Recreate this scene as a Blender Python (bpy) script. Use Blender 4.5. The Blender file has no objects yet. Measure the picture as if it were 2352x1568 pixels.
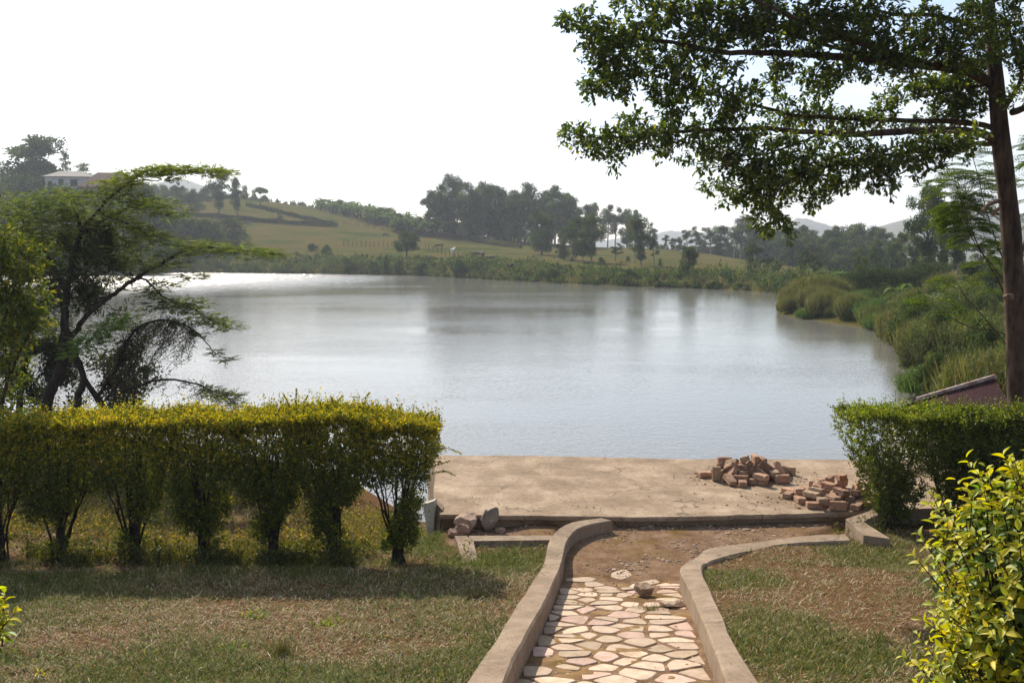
import bpy, math, random
import numpy as np
C = bpy.context.scene
# ------------------------------------------------------------------ camera, sky, sun, exposure
F = 2205.0; CU, CV = 1176.0, 784.0; EYE = 5.1
PITCH = math.atan((784 - 570) / F)
cam_d = bpy.data.cameras.new('camera'); cam = bpy.data.objects.new('camera', cam_d); C.collection.objects.link(cam)
cam.location = (0, 0, EYE); cam.rotation_euler = (math.pi / 2 - PITCH, 0, 0)
cam_d.sensor_width = 36; cam_d.lens = F / 2352 * 36; cam_d.clip_start = 0.1; cam_d.clip_end = 20000
C.camera = cam
SUN_AZ = math.radians(-25); SUN_EL = math.radians(37)     # azimuth from +Y, negative = to the left
w = bpy.data.worlds.new("World"); C.world = w; w.use_nodes = True
nt = w.node_tree; nt.nodes.clear()
sky = nt.nodes.new('ShaderNodeTexSky'); sky.sky_type = 'NISHITA'; sky.sun_disc = False
sky.sun_elevation = SUN_EL; sky.sun_rotation = SUN_AZ; sky.altitude = 1200
sky.air_density = 1.0; sky.dust_density = 2.6; sky.ozone_density = 1.0
bg = nt.nodes.new('ShaderNodeBackground'); bg.inputs['Strength'].default_value = SKY_STRENGTH = 0.118
wo = nt.nodes.new('ShaderNodeOutputWorld')
# thin high cloud: a few soft wisps mixed into the sky by direction
tcw = nt.nodes.new('ShaderNodeTexCoord'); mpw = nt.nodes.new('ShaderNodeMapping'); mpw.inputs['Scale'].default_value = (1.6, 1.6, 6.5)
nzw = nt.nodes.new('ShaderNodeTexNoise'); nzw.inputs['Scale'].default_value = 2.3; nzw.inputs['Detail'].default_value = 6
rpw = nt.nodes.new('ShaderNodeValToRGB'); rpw.color_ramp.elements[0].position = .46; rpw.color_ramp.elements[1].position = .70
rpw.color_ramp.elements[1].color = (.55, .55, .55, 1)
mxw = nt.nodes.new('ShaderNodeMixRGB'); mxw.inputs[2].default_value = (9.6, 9.3, 9.2, 1)
nt.links.new(tcw.outputs['Generated'], mpw.inputs[0]); nt.links.new(mpw.outputs[0], nzw.inputs[0]); nt.links.new(nzw.outputs[0], rpw.inputs[0])
nt.links.new(rpw.outputs[0], mxw.inputs[0]); nt.links.new(sky.outputs[0], mxw.inputs[1])
nt.links.new(mxw.outputs[0], bg.inputs[0]); nt.links.new(bg.outputs[0], wo.inputs[0])
sd_ = bpy.data.lights.new('sun', 'SUN'); sd_.energy = 5.0; sd_.angle = math.radians(.5); sd_.color = (1, .905, .765)
sun = bpy.data.objects.new('sun', sd_); C.collection.objects.link(sun)
sun.rotation_euler = (math.pi / 2 - SUN_EL, 0, -SUN_AZ + math.pi)
sun.location = (-20, 40, 60)
C.view_settings.view_transform = 'Standard'; C.view_settings.look = 'None'
C.view_settings.exposure = 0.62; C.view_settings.gamma = 1
C.render.engine = 'CYCLES'
C.cycles.use_denoising = True; C.cycles.max_bounces = 7; C.cycles.diffuse_bounces = 3; C.cycles.glossy_bounces = 3
C.cycles.transmission_bounces = 4; C.cycles.volume_bounces = 0; C.cycles.caustics_reflective = False
C.cycles.sample_clamp_indirect = 6

# ------------------------------------------------------------------ helpers
f_ = np.array([0, math.cos(PITCH), -math.sin(PITCH)]); u_ = np.array([0, math.sin(PITCH), math.cos(PITCH)])
def ray(u, v):
    return np.array([(u - CU) / F, 0, 0]) + (CV - v) / F * u_ + f_
def W(u, v, y):
    d = ray(u, v); return np.array([0, 0, EYE]) + d * (y / d[1])
def WZ(u, v, z):
    d = ray(u, v); return np.array([0, 0, EYE]) + d * ((z - EYE) / d[2])
def hit(u, v, zf, y0=3.0, y1=900.0):
    d = ray(u, v); vec = getattr(zf, '__name__', '') == 'tz'
    def ev(x, y): return terrain(x, y) if vec else np.array([zf(p, q) for p, q in zip(x, y)])
    lo, hi = y0, y1
    for _ in range(4):
        ys = np.geomspace(lo, hi, 160 if vec else 90); x = d[0] / d[1] * ys; z = EYE + d[2] / d[1] * ys
        w_ = np.nonzero(z - ev(x, ys) <= 0)[0]
        if len(w_) == 0: break
        i = w_[0]
        if i == 0: hi = ys[0]; break
        lo, hi = ys[i - 1], ys[i]
    return np.array([0, 0, EYE]) + d * (hi / d[1])
c1 = lambda x, y: (x * .43945, 275.6 + y * .43945)            # scales of measured distances
c2 = lambda x, y: (790.1 + x * .3359, 367.5 + y * .3359)
c3 = lambda x, y: (1515.9 + x * .3809, 367.5 + y * .3809)
c4 = lambda x, y: (1267.9 + x * .46097, y * .46097)
c6 = lambda x, y: (955.5 + x * .25781, 1010.6 + y * .25781)
c7 = lambda x, y: (1515.9 + x * .35547, 872.8 + y * .35547)
c8 = lambda x, y: (1056.6 + x * .33204, 1240.3 + y * .33204)

def sstep(a, b, x):
    t = np.clip((np.asarray(x, float) - a) / (b - a), 0, 1); return t * t * (3 - 2 * t)
_lat = np.random.RandomState(5).rand(256, 256)
def vnoise(x, y):
    x = np.asarray(x, float); y = np.asarray(y, float)
    xi = np.floor(x).astype(int); yi = np.floor(y).astype(int); fx = x - xi; fy = y - yi
    fx = fx * fx * (3 - 2 * fx); fy = fy * fy * (3 - 2 * fy)
    g = lambda a, b: _lat[a % 256, b % 256]
    return (g(xi, yi) * (1 - fx) + g(xi + 1, yi) * fx) * (1 - fy) + (g(xi, yi + 1) * (1 - fx) + g(xi + 1, yi + 1) * fx) * fy
def fbm(x, y, o=4):
    s = 0; a = .5
    for i in range(o): s = s + a * vnoise(np.asarray(x) * 2 ** i + 17 * i, np.asarray(y) * 2 ** i + 31 * i); a /= 2
    return s

def tag(o, label=None, cat=None, group=None, kind=None):
    if label: o['label'] = label
    if cat: o['category'] = cat
    if group: o['group'] = group
    if kind: o['kind'] = kind
    return o
def empty(name, loc=(0, 0, 0), rz=0):
    o = bpy.data.objects.new(name, None); C.collection.objects.link(o); o.location = loc; o.rotation_euler = (0, 0, rz)
    o.empty_display_size = .2
    return o
def copy_tree(root, loc, rz=0, sc=1.0):
    r = root.copy(); C.collection.objects.link(r); r.location = loc; r.rotation_euler = (0, 0, rz)
    r.scale = sc if hasattr(sc, '__len__') else (sc, sc, sc)
    for ch in list(root.children):
        c = ch.copy(); C.collection.objects.link(c); c.parent = r
        for g in list(ch.children):
            d = g.copy(); C.collection.objects.link(d); d.parent = c
    return r

class MB:
    def __init__(s): s.V = []; s.Fs = []; s.K = []; s.n = 0
    def add(s, v, f, col=(.5, .5, .5)):
        v = np.asarray(v, float).reshape(-1, 3); s.V.append(v)
        c = np.asarray(col, float)
        if c.ndim == 1: c = np.tile(c, (len(v), 1))
        s.K.append(c)
        if isinstance(f, np.ndarray): s.Fs.append(f + s.n)
        else:
            d = {}
            for q in f: d.setdefault(len(q), []).append(q)
            for k in d: s.Fs.append(np.array(d[k]) + s.n)
        s.n += len(v)
    def build(s, name, mat, parent=None, smooth=False, origin=None):
        v = np.vstack(s.V); k = np.vstack(s.K)
        if origin is not None: v = v - np.asarray(origin)
        me = bpy.data.meshes.new(name)
        me.vertices.add(len(v)); me.vertices.foreach_set('co', v.astype(np.float32).ravel())
        loops = np.concatenate([f.ravel() for f in s.Fs]).astype(np.int32)
        tot = np.concatenate([np.full(len(f), f.shape[1]) for f in s.Fs]).astype(np.int32)
        st = np.concatenate([[0], np.cumsum(tot)[:-1]]).astype(np.int32)
        me.loops.add(len(loops)); me.loops.foreach_set('vertex_index', loops)
        me.polygons.add(len(tot)); me.polygons.foreach_set('loop_start', st)
        me.polygons.foreach_set('use_smooth', np.full(len(tot), smooth))
        a = me.color_attributes.new('tone', 'FLOAT_COLOR', 'POINT')
        a.data.foreach_set('color', np.hstack([k, np.ones((len(k), 1))]).astype(np.float32).ravel())
        me.update(calc_edges=True); me.validate()
        me.materials.append(mat)
        o = bpy.data.objects.new(name, me); C.collection.objects.link(o)
        if parent is not None: o.parent = parent
        if origin is not None and parent is None: o.location = origin
        return o
    def tube(s, pts, rad, sides=6, col=(.5, .5, .5), cap=True):
        pts = np.asarray(pts, float); n = len(pts); rad = np.broadcast_to(np.asarray(rad, float), (n,))
        t = np.gradient(pts, axis=0); t /= np.linalg.norm(t, axis=1)[:, None] + 1e-9
        ref = np.array([0, 0, 1.]) if abs(t[:, 2]).mean() < .8 else np.array([1., 0, 0])
        a = np.cross(t, ref); a /= np.linalg.norm(a, axis=1)[:, None] + 1e-9; b = np.cross(t, a)
        th = np.arange(sides) / sides * 2 * math.pi
        ring = pts[:, None, :] + rad[:, None, None] * (np.cos(th)[None, :, None] * a[:, None, :] + np.sin(th)[None, :, None] * b[:, None, :])
        i = np.arange(n - 1)[:, None]; j = np.arange(sides)[None, :]; j2 = (j + 1) % sides
        q = np.stack([i * sides + j, i * sides + j2, (i + 1) * sides + j2, (i + 1) * sides + j], -1).reshape(-1, 4)
        s.add(ring.reshape(-1, 3), q, col)
        if cap:
            m = s.n - n * sides
            s.Fs.append(np.array([[m + (n - 1) * sides + k for k in range(sides)]]))
            s.Fs.append(np.array([[m + k for k in range(sides)][::-1]]))
    def box(s, c, size, rz=0, col=(.5, .5, .5), tilt=0):
        h = np.asarray(size) / 2; v = np.array([[x, y, z] for x in (-1, 1) for y in (-1, 1) for z in (-1, 1)]) * h
        cr, sr = math.cos(rz), math.sin(rz); R_ = np.array([[cr, -sr, 0], [sr, cr, 0], [0, 0, 1]])
        ct, st = math.cos(tilt), math.sin(tilt); T_ = np.array([[1, 0, 0], [0, ct, -st], [0, st, ct]])
        s.add(v @ T_.T @ R_.T + np.asarray(c), [(0, 1, 3, 2), (4, 6, 7, 5), (0, 4, 5, 1), (2, 3, 7, 6), (0, 2, 6, 4), (1, 5, 7, 3)], col)

LEAF4 = (np.array([[0, 0, 0], [.5, .5, .10], [1, 0, 0], [.5, -.5, .10]]), np.array([[0, 1, 2, 3]]))
LEAFT = (np.array([[0, 0, 0], [.45, .5, .16], [1, 0, 0], [.45, -.5, .16]]), np.array([[0, 1, 2], [0, 2, 3]]))
LEAFO = (np.array([[0, 0, 0], [.4, .28, .05], [.78, .5, .06], [1, 0, -.06], [.78, -.5, .06], [.4, -.28, .05], [.6, 0, -.03]]),
         np.array([[0, 1, 6], [1, 2, 6], [2, 3, 6], [3, 4, 6], [4, 5, 6], [5, 0, 6]]))
LEAFB_v = []
for i, (a, wd) in enumerate([(0, .03), (.18, .3), (.38, .48), (.6, .44), (.8, .26), (1, .0)]):
    z = -.22 * a * a
    LEAFB_v += [[a, wd, z + .16 * wd * 2], [a, 0, z], [a, -wd, z + .16 * wd * 2]]
LEAFB = (np.array(LEAFB_v), np.array([[3 * i + j, 3 * i + j + 1, 3 * i + j + 4, 3 * i + j + 3] for i in range(5) for j in range(2)]))
BLADE = (np.array([[0, .5, 0], [0, -.5, 0], [.5, -.42, .12], [.5, .42, .12], [1, 0, 0]]), [(0, 1, 2, 3), (3, 2, 4)])
def leaves(mb, P, D, N, L, Wd, col, tm=LEAF4):
    P = np.asarray(P, float); n = len(P)
    D = D / (np.linalg.norm(D, axis=1)[:, None] + 1e-9)
    N = N - (N * D).sum(1)[:, None] * D; N /= np.linalg.norm(N, axis=1)[:, None] + 1e-9
    S = np.cross(N, D); T, Fc = tm; k = len(T)
    L = np.broadcast_to(L, (n,)); Wd = np.broadcast_to(Wd, (n,))
    V = P[:, None] + T[None, :, 0, None] * (D * L[:, None])[:, None] + T[None, :, 1, None] * (S * Wd[:, None])[:, None] + T[None, :, 2, None] * (N * L[:, None])[:, None]
    col = np.asarray(col, float)
    if col.ndim == 1: col = np.tile(col, (n, 1))
    off = (np.arange(n) * k)[:, None, None]
    if isinstance(Fc, list):
        base = mb.n; mb.add(V.reshape(-1, 3), (np.array([Fc[0]])[None] + off).reshape(-1, 4), np.repeat(col, k, 0))
        for q in Fc[1:]: mb.Fs.append((np.array([q])[None] + off).reshape(-1, len(q)) + base)
    else: mb.add(V.reshape(-1, 3), (Fc[None] + off).reshape(-1, Fc.shape[1]), np.repeat(col, k, 0))
def rdir(rs, n):
    d = rs.normal(size=(n, 3)); return d / np.linalg.norm(d, axis=1)[:, None]
def mixcol(rs, n, cols, wts, jit=.18):
    c = np.array(cols)[rs.choice(len(cols), n, p=np.array(wts) / sum(wts))]
    return c * np.exp(rs.normal(0, jit, (n, 1))) * np.exp(rs.normal(0, .05, (n, 3)))
def smooth_path(P, step=.1):
    P = np.asarray(P, float); out = []
    Q = np.vstack([2 * P[0] - P[1], P, 2 * P[-1] - P[-2]])
    for i in range(1, len(Q) - 2):
        m = max(2, int(np.linalg.norm(Q[i + 1] - Q[i]) / step)); t = np.linspace(0, 1, m, endpoint=False)[:, None]
        out.append(.5 * (2 * Q[i] + (Q[i + 1] - Q[i - 1]) * t + (2 * Q[i - 1] - 5 * Q[i] + 4 * Q[i + 1] - Q[i + 2]) * t ** 2 + (-Q[i - 1] + 3 * Q[i] - 3 * Q[i + 1] + Q[i + 2]) * t ** 3))
    out.append(P[-1:]); return np.vstack(out)

# ------------------------------------------------------------------ materials
def newmat(name):
    m = bpy.data.materials.new(name); m.use_nodes = True; n = m.node_tree; n.nodes.clear()
    return m, n, n.nodes.new('ShaderNodeOutputMaterial')
def N_(n, t, **kw):
    x = n.nodes.new(t)
    for k, v in kw.items():
        if k in x.inputs: x.inputs[k].default_value = v
        else: setattr(x, k, v)
    return x
def leafmat(name, trans=.35, gloss=.08, rough=.45, gain=1.0, warm=(1.25, 1.3, .55)):
    m, n, o = newmat(name)
    at = N_(n, 'ShaderNodeAttribute', attribute_name='tone')
    g = N_(n, 'ShaderNodeMixRGB', blend_type='MULTIPLY'); g.inputs[0].default_value = 1; g.inputs[2].default_value = (gain, gain, gain, 1)
    n.links.new(at.outputs['Color'], g.inputs[1])
    d = N_(n, 'ShaderNodeBsdfDiffuse'); t = N_(n, 'ShaderNodeBsdfTranslucent')
    g2 = N_(n, 'ShaderNodeMixRGB', blend_type='MULTIPLY'); g2.inputs[0].default_value = 1; g2.inputs[2].default_value = (*warm, 1)
    n.links.new(g.outputs[0], d.inputs[0]); n.links.new(g.outputs[0], g2.inputs[1]); n.links.new(g2.outputs[0], t.inputs[0])
    mx = N_(n, 'ShaderNodeMixShader'); mx.inputs[0].default_value = trans
    gl = N_(n, 'ShaderNodeBsdfGlossy', Roughness=rough); gl.inputs[0].default_value = (.8, .85, .8, 1)
    m2 = N_(n, 'ShaderNodeMixShader'); m2.inputs[0].default_value = gloss
    n.links.new(d.outputs[0], mx.inputs[1]); n.links.new(t.outputs[0], mx.inputs[2])
    n.links.new(mx.outputs[0], m2.inputs[1]); n.links.new(gl.outputs[0], m2.inputs[2]); n.links.new(m2.outputs[0], o.inputs[0])
    return m
def bark(name, c1_, c2_, sc=6.0, stretch=.25, bump=.6):
    m, n, o = newmat(name)
    tc = N_(n, 'ShaderNodeTexCoord'); mp = N_(n, 'ShaderNodeMapping'); mp.inputs['Scale'].default_value = (1, 1, stretch)
    nz = N_(n, 'ShaderNodeTexNoise', Scale=sc, Detail=8.0, Roughness=.65); rp = N_(n, 'ShaderNodeValToRGB')
    rp.color_ramp.elements[0].position = .38; rp.color_ramp.elements[1].position = .66
    rp.color_ramp.elements[0].color = (*c1_, 1); rp.color_ramp.elements[1].color = (*c2_, 1)
    b = N_(n, 'ShaderNodeBump', Strength=bump, Distance=.03); p = N_(n, 'ShaderNodeBsdfPrincipled', Roughness=.9)
    p.inputs['Specular IOR Level'].default_value = .2
    n.links.new(tc.outputs['Object'], mp.inputs[0]); n.links.new(mp.outputs[0], nz.inputs[0]); n.links.new(nz.outputs[0], rp.inputs[0])
    n.links.new(rp.outputs[0], p.inputs[0]); n.links.new(nz.outputs[0], b.inputs['Height']); n.links.new(b.outputs[0], p.inputs['Normal'])
    n.links.new(p.outputs[0], o.inputs[0]); return m
def ramp(n, src, stops):
    r = N_(n, 'ShaderNodeValToRGB'); e = r.color_ramp.elements
    while len(e) < len(stops): e.new(.5)
    for q, (p, c) in zip(e, stops): q.position = p; q.color = (*c, 1) if len(c) == 3 else c
    n.links.new(src, r.inputs[0]); return r.outputs[0]
def mixn(n, fac, a, b, mode='MIX'):
    x = N_(n, 'ShaderNodeMixRGB', blend_type=mode)
    for i, s in enumerate((fac, a, b)):
        if isinstance(s, (int, float)): x.inputs[i].default_value = s if i == 0 else (s, s, s, 1)
        elif isinstance(s, tuple): x.inputs[i].default_value = (*s, 1)
        else: n.links.new(s, x.inputs[i])
    return x.outputs[0]
def noise(n, sc, det=5.0, rough=.6, scale3=None, dist=0.0):
    tc = N_(n, 'ShaderNodeTexCoord'); mp = N_(n, 'ShaderNodeMapping')
    if scale3: mp.inputs['Scale'].default_value = scale3
    z = N_(n, 'ShaderNodeTexNoise', Scale=sc, Detail=det, Roughness=rough, Distortion=dist)
    n.links.new(tc.outputs['Object'], mp.inputs[0]); n.links.new(mp.outputs[0], z.inputs[0]); return z.outputs[0]
def finish(n, o, col, rough=.9, bump=None, bs=.5, bd=.01, spec=.25):
    p = N_(n, 'ShaderNodeBsdfPrincipled', Roughness=rough); p.inputs['Specular IOR Level'].default_value = spec
    if isinstance(col, tuple): p.inputs[0].default_value = (*col, 1)
    else: n.links.new(col, p.inputs[0])
    if bump is not None:
        b = N_(n, 'ShaderNodeBump', Strength=bs, Distance=bd); n.links.new(bump, b.inputs['Height']); n.links.new(b.outputs[0], p.inputs['Normal'])
    n.links.new(p.outputs[0], o.inputs[0]); return p
def concrete(name, base, dark, light, sc=1.2, tone=False):
    m, n, o = newmat(name)
    big = noise(n, sc, 9, .72, dist=.15); fine = noise(n, sc * 14, 6, .7); streak = noise(n, sc * 2.6, 9, .78, (1, .45, 1), .25)
    c = ramp(n, big, [(.30, dark), (.50, base), (.68, light)])
    c = mixn(n, ramp(n, streak, [(.50, (0, 0, 0)), (.72, (.55, .55, .55))]), c, light)
    c = mixn(n, ramp(n, fine, [(.34, (.85, .85, .85)), (.44, (0, 0, 0))]), c, tuple(x * .6 for x in dark))
    tcc = N_(n, 'ShaderNodeTexCoord'); wz = N_(n, 'ShaderNodeTexNoise', Scale=3.0, Detail=5.0); n.links.new(tcc.outputs['Object'], wz.inputs[0])
    wa = N_(n, 'ShaderNodeVectorMath', operation='SCALE'); wa.inputs['Scale'].default_value = .35; n.links.new(wz.outputs['Color'], wa.inputs[0])
    wb_ = N_(n, 'ShaderNodeVectorMath', operation='ADD'); n.links.new(tcc.outputs['Object'], wb_.inputs[0]); n.links.new(wa.outputs[0], wb_.inputs[1])
    vc = N_(n, 'ShaderNodeTexVoronoi', feature='DISTANCE_TO_EDGE', Scale=.62); n.links.new(wb_.outputs[0], vc.inputs[0])
    crk = ramp(n, vc.outputs['Distance'], [(0, (.75, .75, .75)), (.010, (0, 0, 0))]); crk = mixn(n, 1.0, crk, ramp(n, noise(n, 1.1, 3), [(.42, (0, 0, 0)), (.55, (1, 1, 1))]), 'MULTIPLY')
    c = mixn(n, crk, c, tuple(x * .35 for x in dark))
    h = mixn(n, .5, big, fine)
    finish(n, o, c, .93, h, .5, .02); return m
M = {}
M['leaf'] = leafmat('leaf', .40, .03, .5, 1.25)
M['leaf_near'] = leafmat('leaf_near', .46, .035, .5, 1.12, (1.35, 1.25, .3))
M['leaf_tree'] = leafmat('leaf_tree', .50, .04, .45, 1.3)
M['leaf_far'] = leafmat('leaf_far', .32, .02, .7, 1.2, (1.15, 1.2, .7))
M['grass'] = leafmat('grass', .34, .02, .6, 1.18, (1.15, 1.1, .7))
M['bark'] = bark('bark', (.035, .022, .016), (.12, .075, .052), 9)
M['bark_pale'] = bark('bark_pale', (.13, .11, .09), (.42, .38, .32), 1.2, .3, .3)
M['bark_tan'] = bark('bark_tan', (.09, .055, .04), (.26, .17, .12), 14)
M['bark_dark'] = bark('bark_dark', (.02, .015, .011), (.06, .045, .034), 8)
M['concrete'] = concrete('weathered_concrete', (.265, .190, .122), (.165, .112, .068), (.42, .32, .22), 1.3)
M['kerb'] = concrete('kerb_concrete', (.245, .178, .118), (.155, .107, .068), (.34, .26, .18), 2.2)
M['plaster'] = concrete('pale_plaster', (.42, .38, .30), (.25, .21, .15), (.6, .56, .47), 2.5)
def simple(name, c, rough=.9, sc=8, var=.35, bump=.4, bd=.01, spec=.25):
    m, n, o = newmat(name); z = noise(n, sc, 6, .65)
    col = ramp(n, z, [(.3, tuple(x * (1 - var) for x in c)), (.7, tuple(x * (1 + var) for x in c))])
    finish(n, o, col, rough, z, bump, bd, spec); return m
def tinted(name, rough=.9, sc=20, bs=.4, bd=.005, lo=.7, hi=1.25, spec=.25):
    m, n, o = newmat(name); at = N_(n, 'ShaderNodeAttribute', attribute_name='tone'); z = noise(n, sc, 6, .65)
    oi = N_(n, 'ShaderNodeObjectInfo')
    c = mixn(n, 1.0, at.outputs['Color'], ramp(n, z, [(.3, (lo,) * 3), (.7, (hi,) * 3)]), 'MULTIPLY')
    c = mixn(n, 1.0, c, ramp(n, oi.outputs['Random'], [(0, (.72, .70, .70)), (1, (1.18, 1.16, 1.14))]), 'MULTIPLY')
    finish(n, o, c, rough, z, bs, bd, spec); return m
M['brick'] = tinted('fired_clay', .95, 18, .7, .008, .6, 1.25)
M['stone'] = tinted('stone', .9, 5, .6, .02, .6, 1.3)
M['plain'] = tinted('painted', .8, 3, .1, .01, .85, 1.1)

# ground: tone.r = bare path earth, tone.g = far pasture, tone.b = greenness
m, n, o = newmat('ground'); at = N_(n, 'ShaderNodeAttribute', attribute_name='tone')
sp = N_(n, 'ShaderNodeSeparateColor'); n.links.new(at.outputs['Color'], sp.inputs[0])
a_ = noise(n, 3.2, 8, .7); b_ = noise(n, 24, 8, .75); big = noise(n, .05, 7, .62, (1, 1.6, 1)); big2 = noise(n, .22, 7, .7, (1, 2.2, 1))
soil = ramp(n, b_, [(.3, (.060, .030, .016)), (.5, (.115, .062, .034)), (.7, (.22, .135, .08))])
green = ramp(n, b_, [(.3, (.03, .034, .008)), (.7, (.12, .11, .03))])
lawn = mixn(n, sp.outputs[2], soil, green)
earth = ramp(n, a_, [(.3, (.105, .062, .036)), (.5, (.19, .118, .072)), (.68, (.28, .19, .125))])
earth = mixn(n, ramp(n, b_, [(.55, (0, 0, 0)), (.68, (.6, .6, .6))]), earth, (.40, .30, .21))
moss = ramp(n, noise(n, 1.7, 6, .7), [(.5, (0, 0, 0)), (.66, (.7, .7, .7))])
earth = mixn(n, moss, earth, (.15, .098, .025))
near_c = mixn(n, sp.outputs[0], lawn, earth)
past = ramp(n, big, [(.38, (.045, .062, .016)), (.46, (.080, .088, .024)), (.53, (.125, .090, .034)), (.60, (.085, .092, .026)), (.70, (.05, .066, .018))])
past = mixn(n, ramp(n, big2, [(.52, (0, 0, 0)), (.68, (.6, .6, .6))]), past, (.15, .095, .04))
past = mixn(n, ramp(n, noise(n, 1.3, 6, .75), [(.42, (.6, .6, .6)), (.55, (0, 0, 0))]), past, (.05, .055, .018))
c = mixn(n, sp.outputs[1], near_c, past)
finish(n, o, c, 1.0, b_, .8, .02, 0.0); M['ground'] = m

m, n, o = newmat('path_mortar')
a_ = noise(n, 4, 8, .7); b_ = noise(n, 30, 6, .7)
c = ramp(n, a_, [(.32, (.14, .082, .036)), (.5, (.21, .125, .050)), (.66, (.28, .19, .10))])
c = mixn(n, ramp(n, b_, [(.5, (0, 0, 0)), (.7, (.55, .55, .55))]), c, (.28, .21, .13))
finish(n, o, c, .95, b_, .7, .01, .1); M['mortar'] = m
m, n, o = newmat('flagstone'); at = N_(n, 'ShaderNodeAttribute', attribute_name='tone')
a_ = noise(n, 9, 8, .7); b_ = noise(n, 60, 6, .7)
c = mixn(n, 1.0, at.outputs['Color'], ramp(n, a_, [(.3, (.72, .70, .66)), (.6, (1.1, 1.08, 1.05))]), 'MULTIPLY')
c = mixn(n, ramp(n, noise(n, 3, 7, .7), [(.52, (0, 0, 0)), (.7, (.6, .6, .6))]), c, (.30, .19, .10))
finish(n, o, c, .9, mixn(n, .5, a_, b_), .5, .008, .2); M['flag'] = m

# water
GLINT = .55
m, n, o = newmat('water')
def wv(sc, s3, det=3.0, dist=.4):
    return noise(n, sc, det, .55, s3, dist)
w1 = wv(6.5, (1, .55, 1)); w2 = wv(1.1, (.8, 1.2, 1)); calm = ramp(n, noise(n, .045, 5, .6, (.7, 1.6, 1)), [(.38, (.28, .28, .28)), (.62, (1, 1, 1))])
hgt = mixn(n, .35, w1, w2)
b = N_(n, 'ShaderNodeBump', Distance=.032)
# wind-ruffled patch: small wavelets whose facets catch the sun
tcv = N_(n, 'ShaderNodeTexCoord'); mpv = N_(n, 'ShaderNodeMapping'); mpv.inputs['Scale'].default_value = (1, .09, 1)
vo = N_(n, 'ShaderNodeTexVoronoi', Scale=5.5); n.links.new(tcv.outputs['Object'], mpv.inputs[0]); n.links.new(mpv.outputs[0], vo.inputs[0])
s1 = N_(n, 'ShaderNodeVectorMath', operation='SUBTRACT'); s1.inputs[1].default_value = (.5, .5, .5); n.links.new(vo.outputs['Color'], s1.inputs[0])
s2 = N_(n, 'ShaderNodeVectorMath', operation='SCALE'); s2.inputs['Scale'].default_value = 2; n.links.new(s1.outputs[0], s2.inputs[0])
s3 = N_(n, 'ShaderNodeVectorMath', operation='MULTIPLY'); n.links.new(s2.outputs[0], s3.inputs[0]); n.links.new(s2.outputs[0], s3.inputs[1])
s4 = N_(n, 'ShaderNodeVectorMath', operation='MULTIPLY'); n.links.new(s3.outputs[0], s4.inputs[0]); n.links.new(s2.outputs[0], s4.inputs[1])
mv = N_(n, 'ShaderNodeMapping'); mv.inputs['Location'].default_value = (56, -172, 0); mv.inputs['Scale'].default_value = (1, 1, 1)
n.links.new(tcv.outputs['Object'], mv.inputs[0]); mv2 = N_(n, 'ShaderNodeVectorMath', operation='MULTIPLY'); mv2.inputs[1].default_value = (1 / 38., 1 / 75., 0); n.links.new(mv.outputs[0], mv2.inputs[0])
ln_ = N_(n, 'ShaderNodeVectorMath', operation='LENGTH'); n.links.new(mv2.outputs[0], ln_.inputs[0])
mr = N_(n, 'ShaderNodeMapRange'); mr.inputs[1].default_value = 1.0; mr.inputs[2].default_value = .25; mr.inputs[3].default_value = 0; mr.inputs[4].default_value = GLINT; n.links.new(ln_.outputs['Value'], mr.inputs[0])
s5 = N_(n, 'ShaderNodeVectorMath', operation='SCALE'); n.links.new(s4.outputs[0], s5.inputs[0]); n.links.new(mr.outputs[0], s5.inputs['Scale'])
s6 = N_(n, 'ShaderNodeVectorMath', operation='MULTIPLY'); s6.inputs[1].default_value = (1, 1, 0); n.links.new(s5.outputs[0], s6.inputs[0])
s7 = N_(n, 'ShaderNodeVectorMath', operation='ADD'); n.links.new(s6.outputs[0], s7.inputs[0]); n.links.new(b.outputs[0], s7.inputs[1])
s8 = N_(n, 'ShaderNodeVectorMath', operation='NORMALIZE'); n.links.new(s7.outputs[0], s8.inputs[0])
n.links.new(calm, b.inputs['Strength']); n.links.new(hgt, b.inputs['Height'])
p = N_(n, 'ShaderNodeBsdfPrincipled', Roughness=.06, IOR=1.33); p.inputs[0].default_value = (.175, .17, .15, 1)
rr = N_(n, 'ShaderNodeMapRange'); rr.inputs[1].default_value = 1.15; rr.inputs[2].default_value = .2; rr.inputs[3].default_value = .07; rr.inputs[4].default_value = .40; n.links.new(ln_.outputs['Value'], rr.inputs[0]); n.links.new(rr.outputs[0], p.inputs['Roughness'])
n.links.new(s8.outputs[0], p.inputs['Normal']); n.links.new(p.outputs[0], o.inputs[0]); M['water'] = m
WATER_P, WATER_B = p, b
# hazy hills
m, n, o = newmat('hill_cover')
c = ramp(n, noise(n, .008, 8, .7), [(.35, (.030, .042, .018)), (.5, (.07, .075, .032)), (.65, (.15, .13, .07))])
c = mixn(n, ramp(n, noise(n, .05, 6, .7), [(.45, (.7, .7, .7)), (.6, (0, 0, 0))]), c, (.022, .032, .014))
finish(n, o, c, .98); M['hill'] = m

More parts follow.
